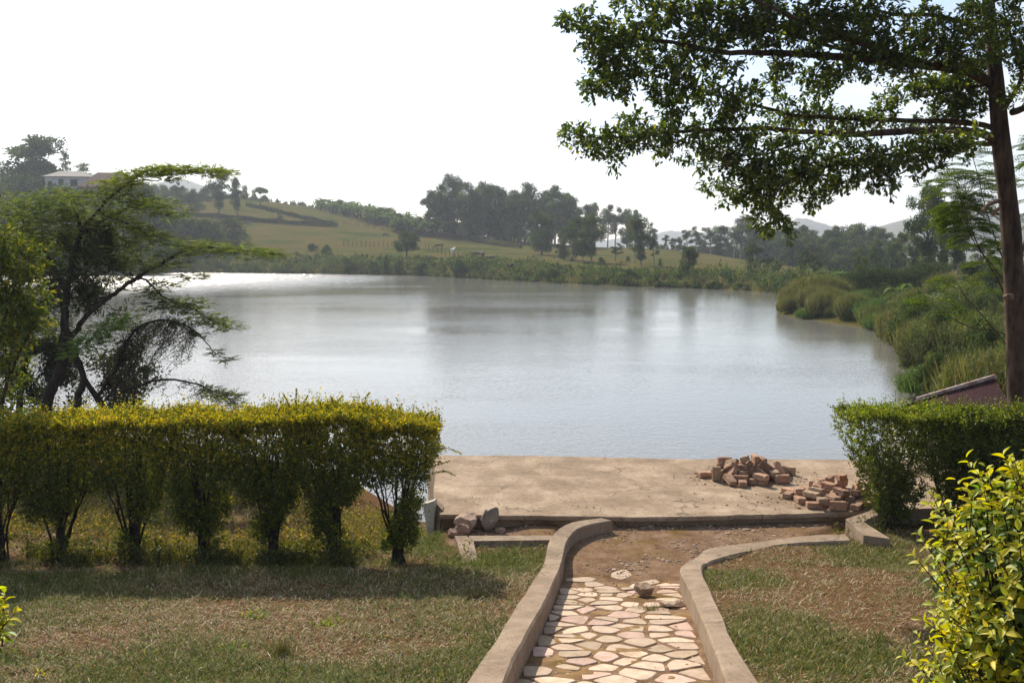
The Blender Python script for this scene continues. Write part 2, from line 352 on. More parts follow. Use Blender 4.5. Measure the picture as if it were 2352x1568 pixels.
# ------------------------------------------------------------------ terrain
LAKE = np.array([(-170, 206), (-106, 214), (-75, 206), (-47, 196), (-28, 187), (-14, 176), (1.6, 150), (13.5, 132), (25.5, 121), (31, 108), (36, 100),
                 (34, 90), (28, 84), (22, 79), (20.8, 74), (21.8, 67), (23, 61), (22.6, 57.6), (21.5, 53.5), (18, 43), (14.5, 34), (13.6, 32), (11.5, 26), (9, 22), (6.8, 19),
                 (6, 17.6), (-1.8, 17.6), (-4, 21.5), (-9, 25), (-20, 30), (-45, 50), (-100, 100), (-190, 180)], float)
def poly_sd(P, x, y):                       # + outside, - inside
    x = np.asarray(x, float); y = np.asarray(y, float); d = np.full(np.broadcast(x, y).shape, 1e9); ins = np.zeros(d.shape, bool)
    for i in range(len(P)):
        a, b = P[i], P[(i + 1) % len(P)]; e = b - a
        t = np.clip(((x - a[0]) * e[0] + (y - a[1]) * e[1]) / (e @ e), 0, 1)
        d = np.minimum(d, np.hypot(x - a[0] - t * e[0], y - a[1] - t * e[1]))
        c = ((a[1] > y) != (b[1] > y)) & (x < (b[0] - a[0]) * (y - a[1]) / (b[1] - a[1] + 1e-12) + a[0]); ins ^= c
    return np.where(ins, -d, d)
T_top = lambda y: np.maximum(1.9 - .1595 * (np.asarray(y, float) - 6.88), 1.02)
z_lawn = lambda y: T_top(np.minimum(y, 12.4)) - .07 - .09 * np.clip(np.asarray(y, float) - 12.4, 0, 6)
zt = lambda x, y: float(T_top(y))
LW_out = [hit(*c8(*p), zt) for p in [(35, 988), (130, 840), (265, 650), (385, 450), (520, 250), (580, 150)]] + \
         [hit(*c6(*p), zt) for p in [(1175, 920), (1205, 850), (1275, 780), (1380, 730), (1500, 708), (1640, 692)]]
LW_in = [hit(*c8(*p), zt) for p in [(300, 988), (380, 800), (470, 640), (560, 480), (640, 310), (700, 170)]] + \
        [hit(*c6(*p), zt) for p in [(1330, 940), (1358, 880), (1405, 820), (1480, 775), (1600, 740), (1755, 714)]]
def ext(L):
    L = list(L); d = L[0] - L[1]; d = d / abs(d[1]); q = L[0] + d * 4.2; q[2] = zt(0, q[1]); return [q] + L
LW_out = ext(LW_out); LW_in = ext(LW_in)
zr = lambda x, y: float(np.maximum(1.9 - .1595 * (y - 6.88), .93))
RW_in = [hit(*c8(*p), zr) for p in [(1850, 988), (1740, 700), (1620, 400), (1525, 205), (1560, 150), (1640, 105)]] + \
        [hit(*c7(*p), zr) for p in [(310, 1078), (600, 1035), (900, 1000), (1192, 985)]]
RW_out = [hit(*c8(*p), zr) for p in [(2080, 988), (1900, 700), (1760, 400), (1672, 200), (1700, 160), (1770, 130)]] + \
         [hit(*c7(*p), zr) for p in [(400, 1147), (620, 1087), (840, 1052), (1230, 1029)]]
RW_out = ext(RW_out); RW_in = ext(RW_in)
LC = [(a + b) / 2 for a, b in zip(LW_in, LW_out)]; RC = [(a + b) / 2 for a, b in zip(RW_in, RW_out)]
slab_nl = WZ(1016, 1180, 1.0)
CORR = np.array([p[:2] for p in LC] + [(.2, 15.2), (6.0, 15.2), (4.3, 13.9)] + [p[:2] for p in RC[::-1]])
BED = np.array([(-.98, 13.35), (.15, 13.3), (.6, 13.9), (.9, 15.0), (-1.05, 15.0)])
UC = [-800, 0, 200, 380, 500, 650, 790, 900, 968, 1092, 1193, 1400, 1550, 1700, 1950, 2200, 2600, 4000]
VC = [420, 428, 438, 452, 455, 466, 488, 505, 520, 541, 552, 570, 575, 596, 628, 604, 590, 580]
YC = [330, 330, 330, 330, 330, 330, 325, 315, 310, 300, 290, 280, 272, 235, 165, 180, 180, 180]
YS = [200, 214, 212, 208, 203, 197, 190, 183, 176, 158, 150, 132, 124, 108, 70, 50, 30, 20]
PAD = None
def terrain(x, y):
    x = np.asarray(x, float); y = np.asarray(y, float)
    sd = poly_sd(LAKE, x, y)
    near = z_lawn(np.minimum(y, 24)) - .18 * sstep(-.9, -1.5, x) * sstep(12.6, 14.5, y)
    near = near + .03 * (fbm(x * 1.3, y * 1.3, 3) - .5) * 2
    dd = np.maximum(-poly_sd(CORR, x, y), -poly_sd(BED, x, y))
    pz = np.maximum(T_top(y) - .27, .82 - .1 * sstep(.4, -.6, x))
    near = np.where(dd > 0, pz + .012 * (fbm(x * 5, y * 5, 3) - .5), near)
    near = np.where(y < 2, np.maximum(near, 2.6), near)
    yy = np.maximum(y, 1); u = CU + F * x / yy
    zc = EYE + (570 - np.interp(u, UC, VC)) / F * np.interp(u, UC, YC); yc = np.interp(u, UC, YC); ys = np.interp(u, UC, YS)
    t = (y - ys) / (yc - ys)
    far = .9 + (zc - .9) * np.clip(t, 0, 1) ** .92 + 1.6 * (fbm(x * .03, y * .03, 4) - .47) * np.clip(t * 2, 0, 1)
    far = np.where(t > 1, np.maximum(zc - (y - yc) * .05, -4 + 0 * y) * np.where(zc > 1, 1, 1), far)
    far = far + .8 * sstep(2, 9, sd) * sstep(1700, 1900, u) * sstep(140, 90, y)
    z = near + (far - near) * sstep(18, 34, y)
    z = np.where(x < -12, np.minimum(z, 1.0 + np.maximum(0, (y - 60)) * .2), z)
    zo = z * sstep(-.4, 2.6, sd) + .02
    return np.where(sd > 0, zo, np.maximum(-.5 * -sd * -1 * -1, -2.2) + .02 * 0 + .02 * np.clip(1 + sd, 0, 1))
def tz(x, y): return float(terrain(x, y))
# ground sheet: one polar grid out to the horizon
ra = np.concatenate([np.linspace(.3, 5.5, 14), np.arange(5.6, 16.5, .085), np.geomspace(16.6, 420, 190), np.geomspace(440, 2850, 20)])
az = np.concatenate([np.linspace(-180, -42, 30), np.linspace(-41.5, 41.5, 370), np.linspace(42, 180, 30)]) * math.pi / 180
RR, AA = np.meshgrid(ra, az, indexing='ij'); X = RR * np.sin(AA); Y = RR * np.cos(AA); Z = terrain(X, Y)
sdl = poly_sd(LAKE, X, Y); dd = np.maximum(-poly_sd(CORR, X, Y), -poly_sd(BED, X, Y))
def greenness(x, y):
    g = fbm(x * .8 + 3, y * .9 + 9, 4)
    g = sstep(.34, .60, g) * .9
    # the bare reddish patch of lawn left of the path
    d = np.exp(-(((x + 2.2) / 2.3) ** 2 + ((y - 9.3) / 1.05) ** 2))
    g = g * (1 - 1.1 * d)
    g2 = np.exp(-(((x - 3.1) / 1.0) ** 2 + ((y - 10.0) / .7) ** 2)); g = g * (1 - .45 * g2)
    return np.clip(g * .85 + .14 + .25 * sstep(8.2, 7.4, y) + .35 * np.exp(-(((x + .9) / .9) ** 2 + ((y - 10.5) / 2.0) ** 2)), 0, 1)
col = np.stack([(dd > 0) * 1.0, sstep(26, 60, Y) * sstep(1.5, 6, sdl), np.where(Y > 26, .9, greenness(X, Y))], -1)
nr, na = RR.shape; i = np.arange(nr - 1)[:, None]; j = np.arange(na - 1)[None]
q = np.stack([i * na + j, i * na + j + 1, (i + 1) * na + j + 1, (i + 1) * na + j], -1).reshape(-1, 4)[:, ::-1]
g = MB(); g.add(np.stack([X, Y, Z], -1).reshape(-1, 3), q, col.reshape(-1, 3))
tag(g.build('ground', M['ground'], smooth=True), 'sloping lawn of patchy dry grass falling to the lake and rising as pasture beyond', kind='structure')
# water sheet (covers the lake basin, its edge lies under the banks)
wp = []
for k in range(len(LAKE)):
    a, b = LAKE[k - 1], LAKE[(k + 1) % len(LAKE)]; t = b - a; nn = np.array([-t[1], t[0]]) / np.hypot(*t)
    p1_ = LAKE[k] + nn * .7; p2_ = LAKE[k] - nn * .7
    wp.append(p1_ if poly_sd(LAKE, *p1_) > 0 else p2_)
wb = MB(); wb.add([(x, y, 0) for x, y in wp], [tuple(range(len(wp)))])
wo_ = wb.build('water', M['water']); tag(wo_, 'calm grey lake with a patch of sun glitter at its far left', kind='structure')
import bmesh
bm_ = bmesh.new(); bm_.from_mesh(wo_.data); bmesh.ops.triangulate(bm_, faces=bm_.faces[:]); bmesh.ops.recalc_face_normals(bm_, faces=bm_.faces[:])
if sum(f.normal.z for f in bm_.faces) < 0: bmesh.ops.reverse_faces(bm_, faces=bm_.faces[:])
bm_.to_mesh(wo_.data); bm_.free()

# distant hills
def hill(pts, y, depth, base_v, name, label, seed):
    rs = np.random.RandomState(seed); us = np.array([p[0] for p in pts]); vs = np.array([p[1] for p in pts])
    U = np.linspace(us[0], us[-1], 160); top = np.interp(U, us, vs); b = MB(); rows = 26; V = []
    for r in range(rows):
        t = r / (rows - 1)                      # 0 = near foot, .6 = crest, 1 = back foot
        h = math.sin(min(t / .6, 1) * math.pi / 2) ** 1.2 if t <= .6 else math.cos((t - .6) / .4 * math.pi / 2)
        yy = y + (t - .6) * depth
        x = (U - CU) / F * y * (1 + (t - .6) * .25)
        zt_ = EYE + (570 - top) / F * y; zb = -6
        z = zb + (zt_ - zb) * h + (fbm(x / 180 + seed, np.full_like(x, yy / 180), 5) - .5) * 26 * h * (1 - h) * 2 * (y / 1700) + (vnoise(x / 11, np.full_like(x, yy / 11.)) - .5) * (y / 420) * h
        V.append(np.stack([x, np.full_like(x, yy), z], -1))
    V = np.array(V); n_ = 160; i = np.arange(rows - 1)[:, None]; j = np.arange(n_ - 1)[None]
    q = np.stack([i * n_ + j, i * n_ + j + 1, (i + 1) * n_ + j + 1, (i + 1) * n_ + j], -1).reshape(-1, 4)
    b.add(V.reshape(-1, 3), q); return tag(b.build(name, M['hill'], smooth=True), label, kind='structure')
hill([(1950, 560), (2010, 522), (2060, 508), (2120, 496), (2200, 490), (2290, 494), (2352, 492), (2500, 470), (2800, 500), (3100, 560)], 1350, 800, 600, 'hills', 'long wooded ridge behind the trees on the right of the lake', 3)
hill([(1740, 560), (1790, 525), (1825, 503), (1845, 503), (1870, 510), (1910, 522), (1990, 550), (2080, 565)], 1750, 500, 600, 'hills', 'small pointed hazy hill beyond the right grove', 5)
hill([(1350, 560), (1440, 545), (1540, 532), (1580, 537), (1660, 532), (1740, 538), (1850, 545), (2000, 560)], 2100, 600, 600, 'hills', 'low pale blue ridge on the horizon in the middle', 8)
hill([(320, 470), (365, 428), (395, 418), (420, 415), (450, 420), (480, 430), (530, 445), (620, 470)], 1500, 500, 600, 'hills', 'pale hazy hill showing behind the left pasture', 11)

# ------------------------------------------------------------------ path, walls, slab
def pip(P, x, y): return poly_sd(P, x, y) < 0
lc = np.array(LC); rc = np.array(RC)
def edge_x(C_, y): 
    k = np.argsort(C_[:, 1]); return np.interp(y, C_[k, 1], C_[k, 0])
PZ = lambda y: np.maximum(T_top(y) - .27, .815)
ys_ = np.arange(2.4, 12.45, .035); rows = []
for y in ys_:
    xl, xr = edge_x(lc, y), edge_x(rc[:7], y); t = np.linspace(0, 1, 60); x = xl + (xr - xl) * t
    end = 11.95 - .15 * np.sin(t * 9); 
    rows.append(np.stack([x, np.full_like(x, y), PZ(y) + .014 + .046 * (fbm(x * 4.5, np.full_like(x, y * 4.5), 4) - .47) - .03 * sstep(11.9, 12.4, y)], -1))
V = np.array(rows); nr, na = V.shape[:2]; i = np.arange(nr - 1)[:, None]; j = np.arange(na - 1)[None]
q = np.stack([i * na + j, i * na + j + 1, (i + 1) * na + j + 1, (i + 1) * na + j], -1).reshape(-1, 4)
pb = MB(); pb.add(V.reshape(-1, 3), q)
path = pb.build('path', M['mortar'], smooth=True); tag(path, 'footpath of irregular pale flagstones set in brown mortar', kind='structure')
# flagstones: jittered cells, clipped by their neighbours
rs = np.random.RandomState(21); seeds = []
y = 2.7; row = 0
while y < 12.35:
    xl, xr = edge_x(lc, y) + .14, edge_x(rc[:7], y) - .14; wdt = xr - xl; k = max(3, int(round(wdt / .30)))
    for a in range(k): seeds.append((xl + (a + (.25 if row % 2 else .75) + rs.uniform(-.36, .36)) * wdt / k, y + rs.uniform(-.13, .13)))
    y += .232; row += 1
seeds = np.array(seeds); fb = MB()
def clip_half(poly, p, nrm):
    out = []
    for a in range(len(poly)):
        A, B = poly[a], poly[(a + 1) % len(poly)]; da, db = (A - p) @ nrm, (B - p) @ nrm
        if da <= 0: out.append(A)
        if da * db < 0: out.append(A + (B - A) * da / (da - db))
    return out
for s in seeds:
    if s[1] > 11.5 and rs.rand() < .15 + .5 * (s[1] - 11.5): continue
    if rs.rand() < .03: continue
    if abs(s[0] - 1.62) < .25 and abs(s[1] - 10.85) < .25: continue
    poly = [s + np.array(o_) * np.array([.40, .28]) * rs.uniform(.62, 1.0, 2) for o_ in [(-1, -1), (1, -1), (1, 1), (-1, 1)]]
    gap = rs.uniform(.010, .028)
    for o2 in seeds:
        d = o2 - s; L_ = np.hypot(*d)
        if 0 < L_ < .8 and len(poly) > 2: poly = clip_half(poly, s + d / 2 - d / L_ * gap, d / L_)
    xl, xr = edge_x(lc, s[1]) + .14, edge_x(rc[:7], s[1]) - .15
    if len(poly) > 2: poly = clip_half(poly, np.array([xl, 0]), np.array([-1., 0]))
    if len(poly) > 2: poly = clip_half(poly, np.array([xr, 0]), np.array([1., 0]))
    if len(poly) < 3: continue
    P = np.array(poly); ctr = P.mean(0)
    # roughen the outline
    Q = []
    for a in range(len(P)):
        A, B = P[a], P[(a + 1) % len(P)]; L_ = np.hypot(*(B - A)); m_ = max(1, int(L_ / .045))
        for t in np.arange(m_) / m_:
            q_ = A + (B - A) * t; cut = .93 if t == 0 else 1.0
            q_ = ctr + (q_ - ctr) * (cut - rs.uniform(0, .05)); Q.append(q_)
    Q = np.array(Q); nQ = len(Q); 
    if nQ < 4: continue
    h = rs.uniform(.012, .024); tx, ty = rs.normal(0, .012, 2)
    zb = lambda P_: PZ(P_[:, 1]) - .01
    zt_ = lambda P_, e: PZ(P_[:, 1]) + .010 + h - e + (P_[:, 0] - ctr[0]) * tx + (P_[:, 1] - ctr[1]) * ty
    inn = ctr + (Q - ctr) * .95
    V = np.vstack([np.c_[Q, zb(Q)], np.c_[Q, zt_(Q, .006)], np.c_[inn, zt_(inn, 0)]])
    fcs = [(a, (a + 1) % nQ, nQ + (a + 1) % nQ, nQ + a) for a in range(nQ)] + [(nQ + a, nQ + (a + 1) % nQ, 2 * nQ + (a + 1) % nQ, 2 * nQ + a) for a in range(nQ)] + [tuple(2 * nQ + a for a in range(nQ))]
    base = np.array([.52, .40, .30]) if rs.rand() < .68 else (np.array([.52, .37, .30]) if rs.rand() < .6 else np.array([.40, .31, .22]))
    fb.add(V, fcs, base * rs.uniform(.8, 1.12))
fb.build('flagstones', M['flag'], path)

def wall_strip(name, A, B, depth, label, mat, seed=0, sub=.12, wob=.006):
    A = smooth_path(A, sub); m_ = len(A); B = smooth_path(B, sub)
    t = np.linspace(0, 1, max(m_, len(B)))
    res = lambda P_: np.stack([np.interp(t, np.linspace(0, 1, len(P_)), P_[:, k]) for k in range(3)], -1)
    A, B = res(A), res(B); n_ = len(A); rs = np.random.RandomState(seed)
    jit = lambda s: (np.convolve(rs.normal(0, 1, n_ + 8), np.ones(5) / 5, 'same')[4:4 + n_] * s)
    e = (B - A); e[:, 2] = 0; e /= np.linalg.norm(e, axis=1)[:, None]
    A = A + e * jit(wob * 1.6)[:, None]; B = B + e * jit(wob * 1.6)[:, None]; A[:, 2] += jit(wob); B[:, 2] += jit(wob)
    up = np.array([0, 0, 1.]); bev = .022
    rows = [A - up * depth, A - up * depth * .5 + e * jit(wob)[:, None], A - up * bev, A + e * bev, A * .6 + B * .4, B - e * bev, B - up * bev, B - up * depth * .5 + e * jit(wob)[:, None], B - up * depth]
    V = np.stack(rows, 1); k = len(rows); i = np.arange(n_ - 1)[:, None]; j = np.arange(k - 1)[None]
    q = np.stack([i * k + j, i * k + j + 1, (i + 1) * k + j + 1, (i + 1) * k + j], -1).reshape(-1, 4)[:, ::-1]
    b = MB(); b.add(V.reshape(-1, 3), q); b.Fs.append(np.array([[a for a in range(k)]])); b.Fs.append(np.array([[(n_ - 1) * k + a for a in range(k)][::-1]]))
    o = b.build(name, mat, smooth=False); tag(o, label, 'low wall'); return o
wall_strip('kerb_wall', LW_out, LW_in, .55, 'low curving concrete wall on the left side of the flagstone path', M['kerb'], 1)
wall_strip('kerb_wall', RW_in[:6], RW_out[:6], .55, 'low concrete wall on the right side of the flagstone path bending at its top', M['kerb'], 2)
RB_i = [RW_in[5]] + RW_in[6:]; RB_o = [RW_out[5]] + RW_out[6:]
def dz(L_, d): return [p + np.array([0, 0, d]) for p in L_]
wall_strip('kerb_strip', dz(RB_i, -.012), dz(RB_o, -.012), .4, 'flat cracked concrete strip running from the path bend towards the right hedge', M['kerb'], 3, wob=.012)
def prism(b, top, depth, col=(.5, .5, .5), bev=.015):
    top = np.array(top, float); n_ = len(top); ctr = top.mean(0)
    d = (ctr - top); d[:, 2] = 0; d /= np.linalg.norm(d, axis=1)[:, None]
    inn = top + d * bev * 1.4; low = top - np.array([0, 0, bev]); bot = top - np.array([0, 0, depth])
    V = np.vstack([bot, low, inn]); f = [tuple(2 * n_ + a for a in range(n_))]
    for r in range(2): f += [(r * n_ + a, r * n_ + (a + 1) % n_, (r + 1) * n_ + (a + 1) % n_, (r + 1) * n_ + a) for a in range(n_)]
    b.add(V, f, col)
def fixn(o):
    bm = bmesh.new(); bm.from_mesh(o.data); bmesh.ops.recalc_face_normals(bm, faces=bm.faces[:]); bm.to_mesh(o.data); bm.free(); return o
b = MB(); prism(b, [WZ(*c7(*p), 1.03) for p in [(1200, 895), (1380, 835), (1412, 868), (1310, 912), (1490, 1024), (1315, 1000)]], .5, bev=.002)
tag(fixn(b.build('angled_wall', M['kerb'])), 'low zigzag concrete wall corner at the foot of the right hedge', 'low wall')
b = MB(); prism(b, [WZ(*c6(*p), .98) for p in [(345, 850), (1215, 845), (1198, 887), (510, 896), (556, 1084), (415, 1097), (376, 930)]], .62, bev=.002)
tag(fixn(b.build('corner_wall', M['kerb'])), 'L-shaped low concrete wall left of the path below the slab', 'low wall')
# slab
NL = WZ(1016, 1181, 1.0); NM = WZ(1516, 1187, 1.0); NR = WZ(1836, 1179, 1.0); NR2 = WZ(2010, 1172, 1.0); FL = WZ(990, 1045, 1.0); FM = WZ(1562, 1053, 1.0); FR = WZ(1905, 1055, 1.0)
dR = (FR - FM) / np.linalg.norm(FR - FM); dN = (NR2 - NR) / np.linalg.norm(NR2 - NR)
near = smooth_path([NL, WZ(1250, 1184, 1.0), NM, NR, NR2, NR2 + dN * 4.5], .22); far = smooth_path([FL, WZ(1250, 1047, 1.0), FM, FR, FR + dR * 5.5], .22)
m_ = 60; rs = np.random.RandomState(4)
res = lambda P_: np.stack([np.interp(np.linspace(0, 1, m_), np.linspace(0, 1, len(P_)), P_[:, k]) for k in range(3)], -1)
near, far = res(near), res(far); near[:, 1] += rs.normal(0, .012, m_); far[:, 1] += rs.normal(0, .02, m_); rows = []
for r in range(36):
    t = r / 35; P = near * (1 - t) + far * t
    P[0, 0] -= .05 * math.sin(t * 7) + .04
    P[:, 2] += .018 * (fbm(P[:, 0] * 1.5, P[:, 1] * 1.5, 3) - .5); rows.append(P)
top = np.array(rows); b = MB(); k = m_
dn = np.array([0, 0, 1.]); nf = near.copy(); 
grid = np.concatenate([[top[0] - dn * .8 + [0, .10, 0]], [top[0] - dn * .075 + [0, .10, 0]], [top[0] - dn * .065], [top[0] - dn * .02], top + np.where(np.arange(36)[:, None, None] == 0, np.array([0, .012, 0]), 0), [top[-1] - dn * .05], [top[-1] - dn * 1.7]])
i = np.arange(len(grid) - 1)[:, None]; j = np.arange(k - 1)[None]
q = np.stack([i * k + j, i * k + j + 1, (i + 1) * k + j + 1, (i + 1) * k + j], -1).reshape(-1, 4)
b.add(grid.reshape(-1, 3), q)
for e in (0, k - 1):
    L_ = grid[3:-2, e]; lo = L_ - dn * 1.6; V = np.vstack([L_, lo]); n_ = len(L_)
    b.add(V, [(a, a + 1, n_ + a + 1, n_ + a) for a in range(n_ - 1)])
slab = fixn(b.build('concrete_slab', M['concrete'], smooth=False)); tag(slab, 'wide stained concrete slab jutting out over the lake edge', 'platform')
# plastered stub wall at the slab's left corner
b = MB(); t4 = [W(*c6(62, 575), 14.75), W(*c6(163, 538), 14.75), W(*c6(155, 885), 14.6), W(*c6(104, 850), 14.6)]
A_ = np.array(t4); Bk = A_ + np.array([.03, .16, 0]); b.add(np.vstack([A_, Bk]), [(0, 1, 2, 3), (7, 6, 5, 4), (0, 4, 5, 1), (1, 5, 6, 2), (2, 6, 7, 3), (3, 7, 4, 0)])
tag(fixn(b.build('stub_wall', M['plaster'])), 'pale plastered upright wall end beside the left corner of the slab', 'wall')
b = MB(); t4 = [W(*c6(170, 555), 14.9), W(*c6(238, 625), 14.7), W(*c6(230, 760), 14.6), W(*c6(182, 880), 14.6)]
A_ = np.array(t4); Bk = A_ + np.array([-.01, .3, 0]); b.add(np.vstack([A_, Bk]), [(0, 1, 2, 3), (7, 6, 5, 4), (0, 4, 5, 1), (1, 5, 6, 2), (2, 6, 7, 3), (3, 7, 4, 0)])
tag(fixn(b.build('brick_pier', M['concrete'])), 'yellowed crumbling masonry pier under the left corner of the slab', 'pier')

# ------------------------------------------------------------------ bricks and stones
BR = [[[-0.419,-0.274,0.05,0.0,0.0,2.35,0.614],[-0.754,0.093,0.05,-0.0,-0.0,0.345,0.982],[-0.463,0.036,0.077,-1.571,-0.0,0.837,1.022],[0.294,0.257,0.05,-0.0,0.0,0.539,0.94],[0.035,0.126,0.05,0.0,0.0,0.867,1.027],[-0.103,-0.159,0.05,-0.0,-0.0,2.745,1.02],[-0.241,0.247,0.077,-1.571,-0.0,0.7,0.597],[-0.135,-0.186,0.149,0.0,0.0,1.532,0.968],[0.12,0.003,0.077,1.571,0.0,0.678,0.61],[0.197,-0.487,0.05,-3.142,-0.0,1.087,0.956],[0.135,0.437,0.05,-0.0,0.0,1.92,0.972],[0.092,-0.219,0.114,-0.0,-0.616,2.758,0.943],[0.31,0.032,0.077,1.571,0.0,1.191,1.023],[-0.031,0.322,0.107,0.119,-0.408,-0.997,1.002],[0.262,0.107,0.204,-0.0,-0.0,1.156,0.961],[0.264,-0.232,0.127,0.462,-0.465,2.259,0.943],[-0.079,-0.154,0.248,-3.142,0.0,1.158,0.607],[-0.129,0.136,0.181,0.078,-0.2,1.895,1.03],[0.538,0.028,0.05,-3.142,0.0,1.162,0.966],[0.321,0.176,0.303,0.0,0.0,1.62,0.985],[0.197,0.121,0.33,-1.571,0.0,1.626,1.011],[-0.416,-0.519,0.098,0.0,-2.728,-1.252,0.965],[0.024,-0.452,0.05,-0.0,3.142,1.287,0.595],[-0.3,-0.182,0.145,-1.032,0.506,1.881,0.998],[-0.395,0.379,0.077,-1.571,0.0,-0.323,1.016],[-0.207,-0.62,0.05,-0.0,3.142,1.391,0.955],[0.544,-0.215,0.05,-3.142,-0.0,0.071,0.955],[-0.298,-0.06,0.223,0.58,0.457,1.969,0.997],[0.061,0.057,0.232,-0.805,0.217,1.473,1.002],[0.439,0.013,0.177,-0.46,-3.142,0.993,0.581],[-0.249,0.099,0.251,-0.89,0.259,2.256,0.993],[-0.491,0.219,0.127,0.0,-0.8,-0.729,0.95],[-0.232,0.524,0.077,-1.571,-0.0,-1.018,0.971],[0.454,-0.279,0.151,-0.008,-0.13,1.706,0.584],[-0.601,-0.21,0.133,-1.558,1.571,0.0,0.972],[0.338,-0.123,0.233,1.441,0.631,-0.27,0.997],[-0.185,0.786,0.05,0.0,-0.0,-1.412,0.974],[0.565,-0.396,0.077,-1.571,-0.0,0.17,0.977],[0.735,0.188,0.104,-0.0,-2.686,0.682,0.996],[0.259,0.494,0.077,-1.571,-0.0,1.852,0.965],[-0.2,-0.435,0.077,-1.571,-0.0,2.936,0.966],[-0.319,0.384,0.231,-1.571,-0.0,0.137,1.008],[-0.032,-0.012,0.361,-0.343,0.132,1.215,0.972],[0.039,0.535,0.157,-0.178,0.262,2.883,1.02],[0.621,0.001,0.171,0.678,-0.783,1.88,0.997],[0.141,-0.535,0.149,3.142,0.0,-0.887,0.967],[0.889,0.315,0.077,-1.571,-0.0,-0.967,1.01],[0.532,0.432,0.05,0.0,0.0,0.454,0.954]],[[-0.468,0.126,0.05,0.0,0.0,1.452,0.596],[-0.563,-0.111,0.05,-0.0,0.0,1.631,0.948],[-0.093,-0.149,0.05,0.0,0.0,1.69,0.597],[0.415,-0.017,0.05,-0.0,0.0,0.643,0.943],[-0.58,0.476,0.05,3.142,-0.0,-1.036,1.0],[-0.208,0.584,0.05,0.0,-0.0,2.361,0.968],[0.04,0.198,0.077,1.571,0.0,2.824,0.975],[0.072,-0.058,0.088,0.736,0.0,1.595,1.028],[0.306,0.289,0.077,-1.571,-0.0,0.849,0.97],[0.078,-0.415,0.05,3.142,-0.0,0.097,0.607],[-0.318,-0.108,0.05,0.0,-0.0,0.5,0.599],[-0.26,0.147,0.097,3.141,0.408,-0.12,0.967],[-0.005,0.38,0.077,-1.571,-0.0,-0.734,0.617],[0.019,0.558,0.13,-3.121,1.571,0.0,0.948],[0.169,0.449,0.077,1.571,0.0,1.912,0.984],[0.25,-0.275,0.077,-1.571,-0.0,-0.323,0.577],[-0.067,-0.605,0.077,-1.571,-0.0,3.009,0.994],[0.111,-0.217,0.218,0.109,-0.05,2.019,0.963],[-0.197,-0.317,0.05,-3.142,0.0,-0.011,0.961],[0.387,-0.174,0.18,-0.0,0.264,0.985,0.941],[-0.093,0.029,0.134,-1.796,0.457,1.211,0.952],[0.499,-0.192,0.05,0.0,-0.0,2.253,0.572],[0.742,-0.025,0.05,-0.0,0.0,-0.301,0.997],[-0.076,-0.396,0.149,-0.0,0.0,1.845,1.006],[-0.42,-0.46,0.05,-0.0,3.142,-0.104,1.002],[0.674,-0.254,0.077,-1.571,-0.0,0.679,0.996],[-0.373,-0.155,0.149,0.0,-0.0,2.298,1.019],[-0.349,0.317,0.077,1.571,-0.0,3.079,0.948],[0.328,0.352,0.231,1.571,0.0,-2.328,0.985],[0.277,0.072,0.091,0.0,2.345,0.644,0.575],[0.403,0.194,0.083,-2.381,1.571,0.0,0.6],[-0.662,0.212,0.05,-3.142,-0.0,0.993,0.992],[0.065,0.283,0.204,0.0,0.0,2.161,1.026],[0.18,-0.046,0.123,0.679,-0.308,1.954,0.996],[-0.177,0.496,0.176,-1.571,0.0,1.312,0.943],[0.277,0.269,0.358,-0.0,0.0,-2.876,0.565],[-0.179,0.219,0.184,-2.715,0.065,1.178,0.944],[-0.513,0.108,0.149,-3.142,-0.0,-0.056,0.601],[-0.263,-0.089,0.176,-1.571,0.0,2.298,0.956],[0.162,0.527,0.231,-1.571,-0.0,-2.205,0.975],[0.475,0.019,0.238,1.932,0.467,1.683,0.981],[0.678,0.313,0.077,-1.571,-0.0,-3.017,1.025],[-0.313,-0.544,0.149,-0.0,-0.0,3.11,0.603],[0.274,-0.55,0.05,-0.0,-3.142,0.906,0.969],[0.458,-0.375,0.05,3.142,-0.0,-0.606,1.009],[0.591,0.092,0.128,-0.524,2.716,-1.252,0.97]]]
def brick_mesh(seed, L_=.27):
    rs = np.random.RandomState(seed); bm = bmesh.new(); bmesh.ops.create_cube(bm, size=1)
    for v in bm.verts: v.co.x *= L_; v.co.y *= .15; v.co.z *= .095
    bmesh.ops.bevel(bm, geom=bm.edges[:] + bm.verts[:], offset=.011, segments=1, affect='EDGES')
    bmesh.ops.subdivide_edges(bm, edges=[e for e in bm.edges if e.calc_length() > .05], cuts=2, use_grid_fill=True)
    for v in bm.verts:
        for a in range(3): v.co[a] += rs.normal(0, .0032)
    me = bpy.data.meshes.new('brick'); bm.to_mesh(me); bm.free()
    a = me.color_attributes.new('tone', 'FLOAT_COLOR', 'POINT'); c = [(.46, .27, .17), (.40, .25, .165), (.42, .30, .20), (.33, .21, .14)][seed % 4]
    a.data.foreach_set('color', np.tile([*c, 1], len(me.vertices)).astype(np.float32)); me.materials.append(M['brick']); return me
bms = [brick_mesh(s) for s in range(8)]; bhalf = [brick_mesh(10 + s, .165) for s in range(3)]
heaps = [(W(1722, 1082, 16.9), 'on the slab beside the water', .96), (WZ(1912, 1150, 1.0), 'at the slab edge by the right hedge', .93)]
ordn = ['first', 'second', 'third', 'fourth', 'fifth', 'sixth', 'seventh', 'eighth', 'ninth', 'tenth', 'eleventh', 'twelfth', 'thirteenth', 'fourteenth', 'fifteenth', 'sixteenth', 'seventeenth', 'eighteenth', 'nineteenth', 'twentieth', 'twenty-first', 'twenty-second', 'twenty-third', 'twenty-fourth', 'twenty-fifth']
heapn = ['heap by the water', 'heap by the hedge']
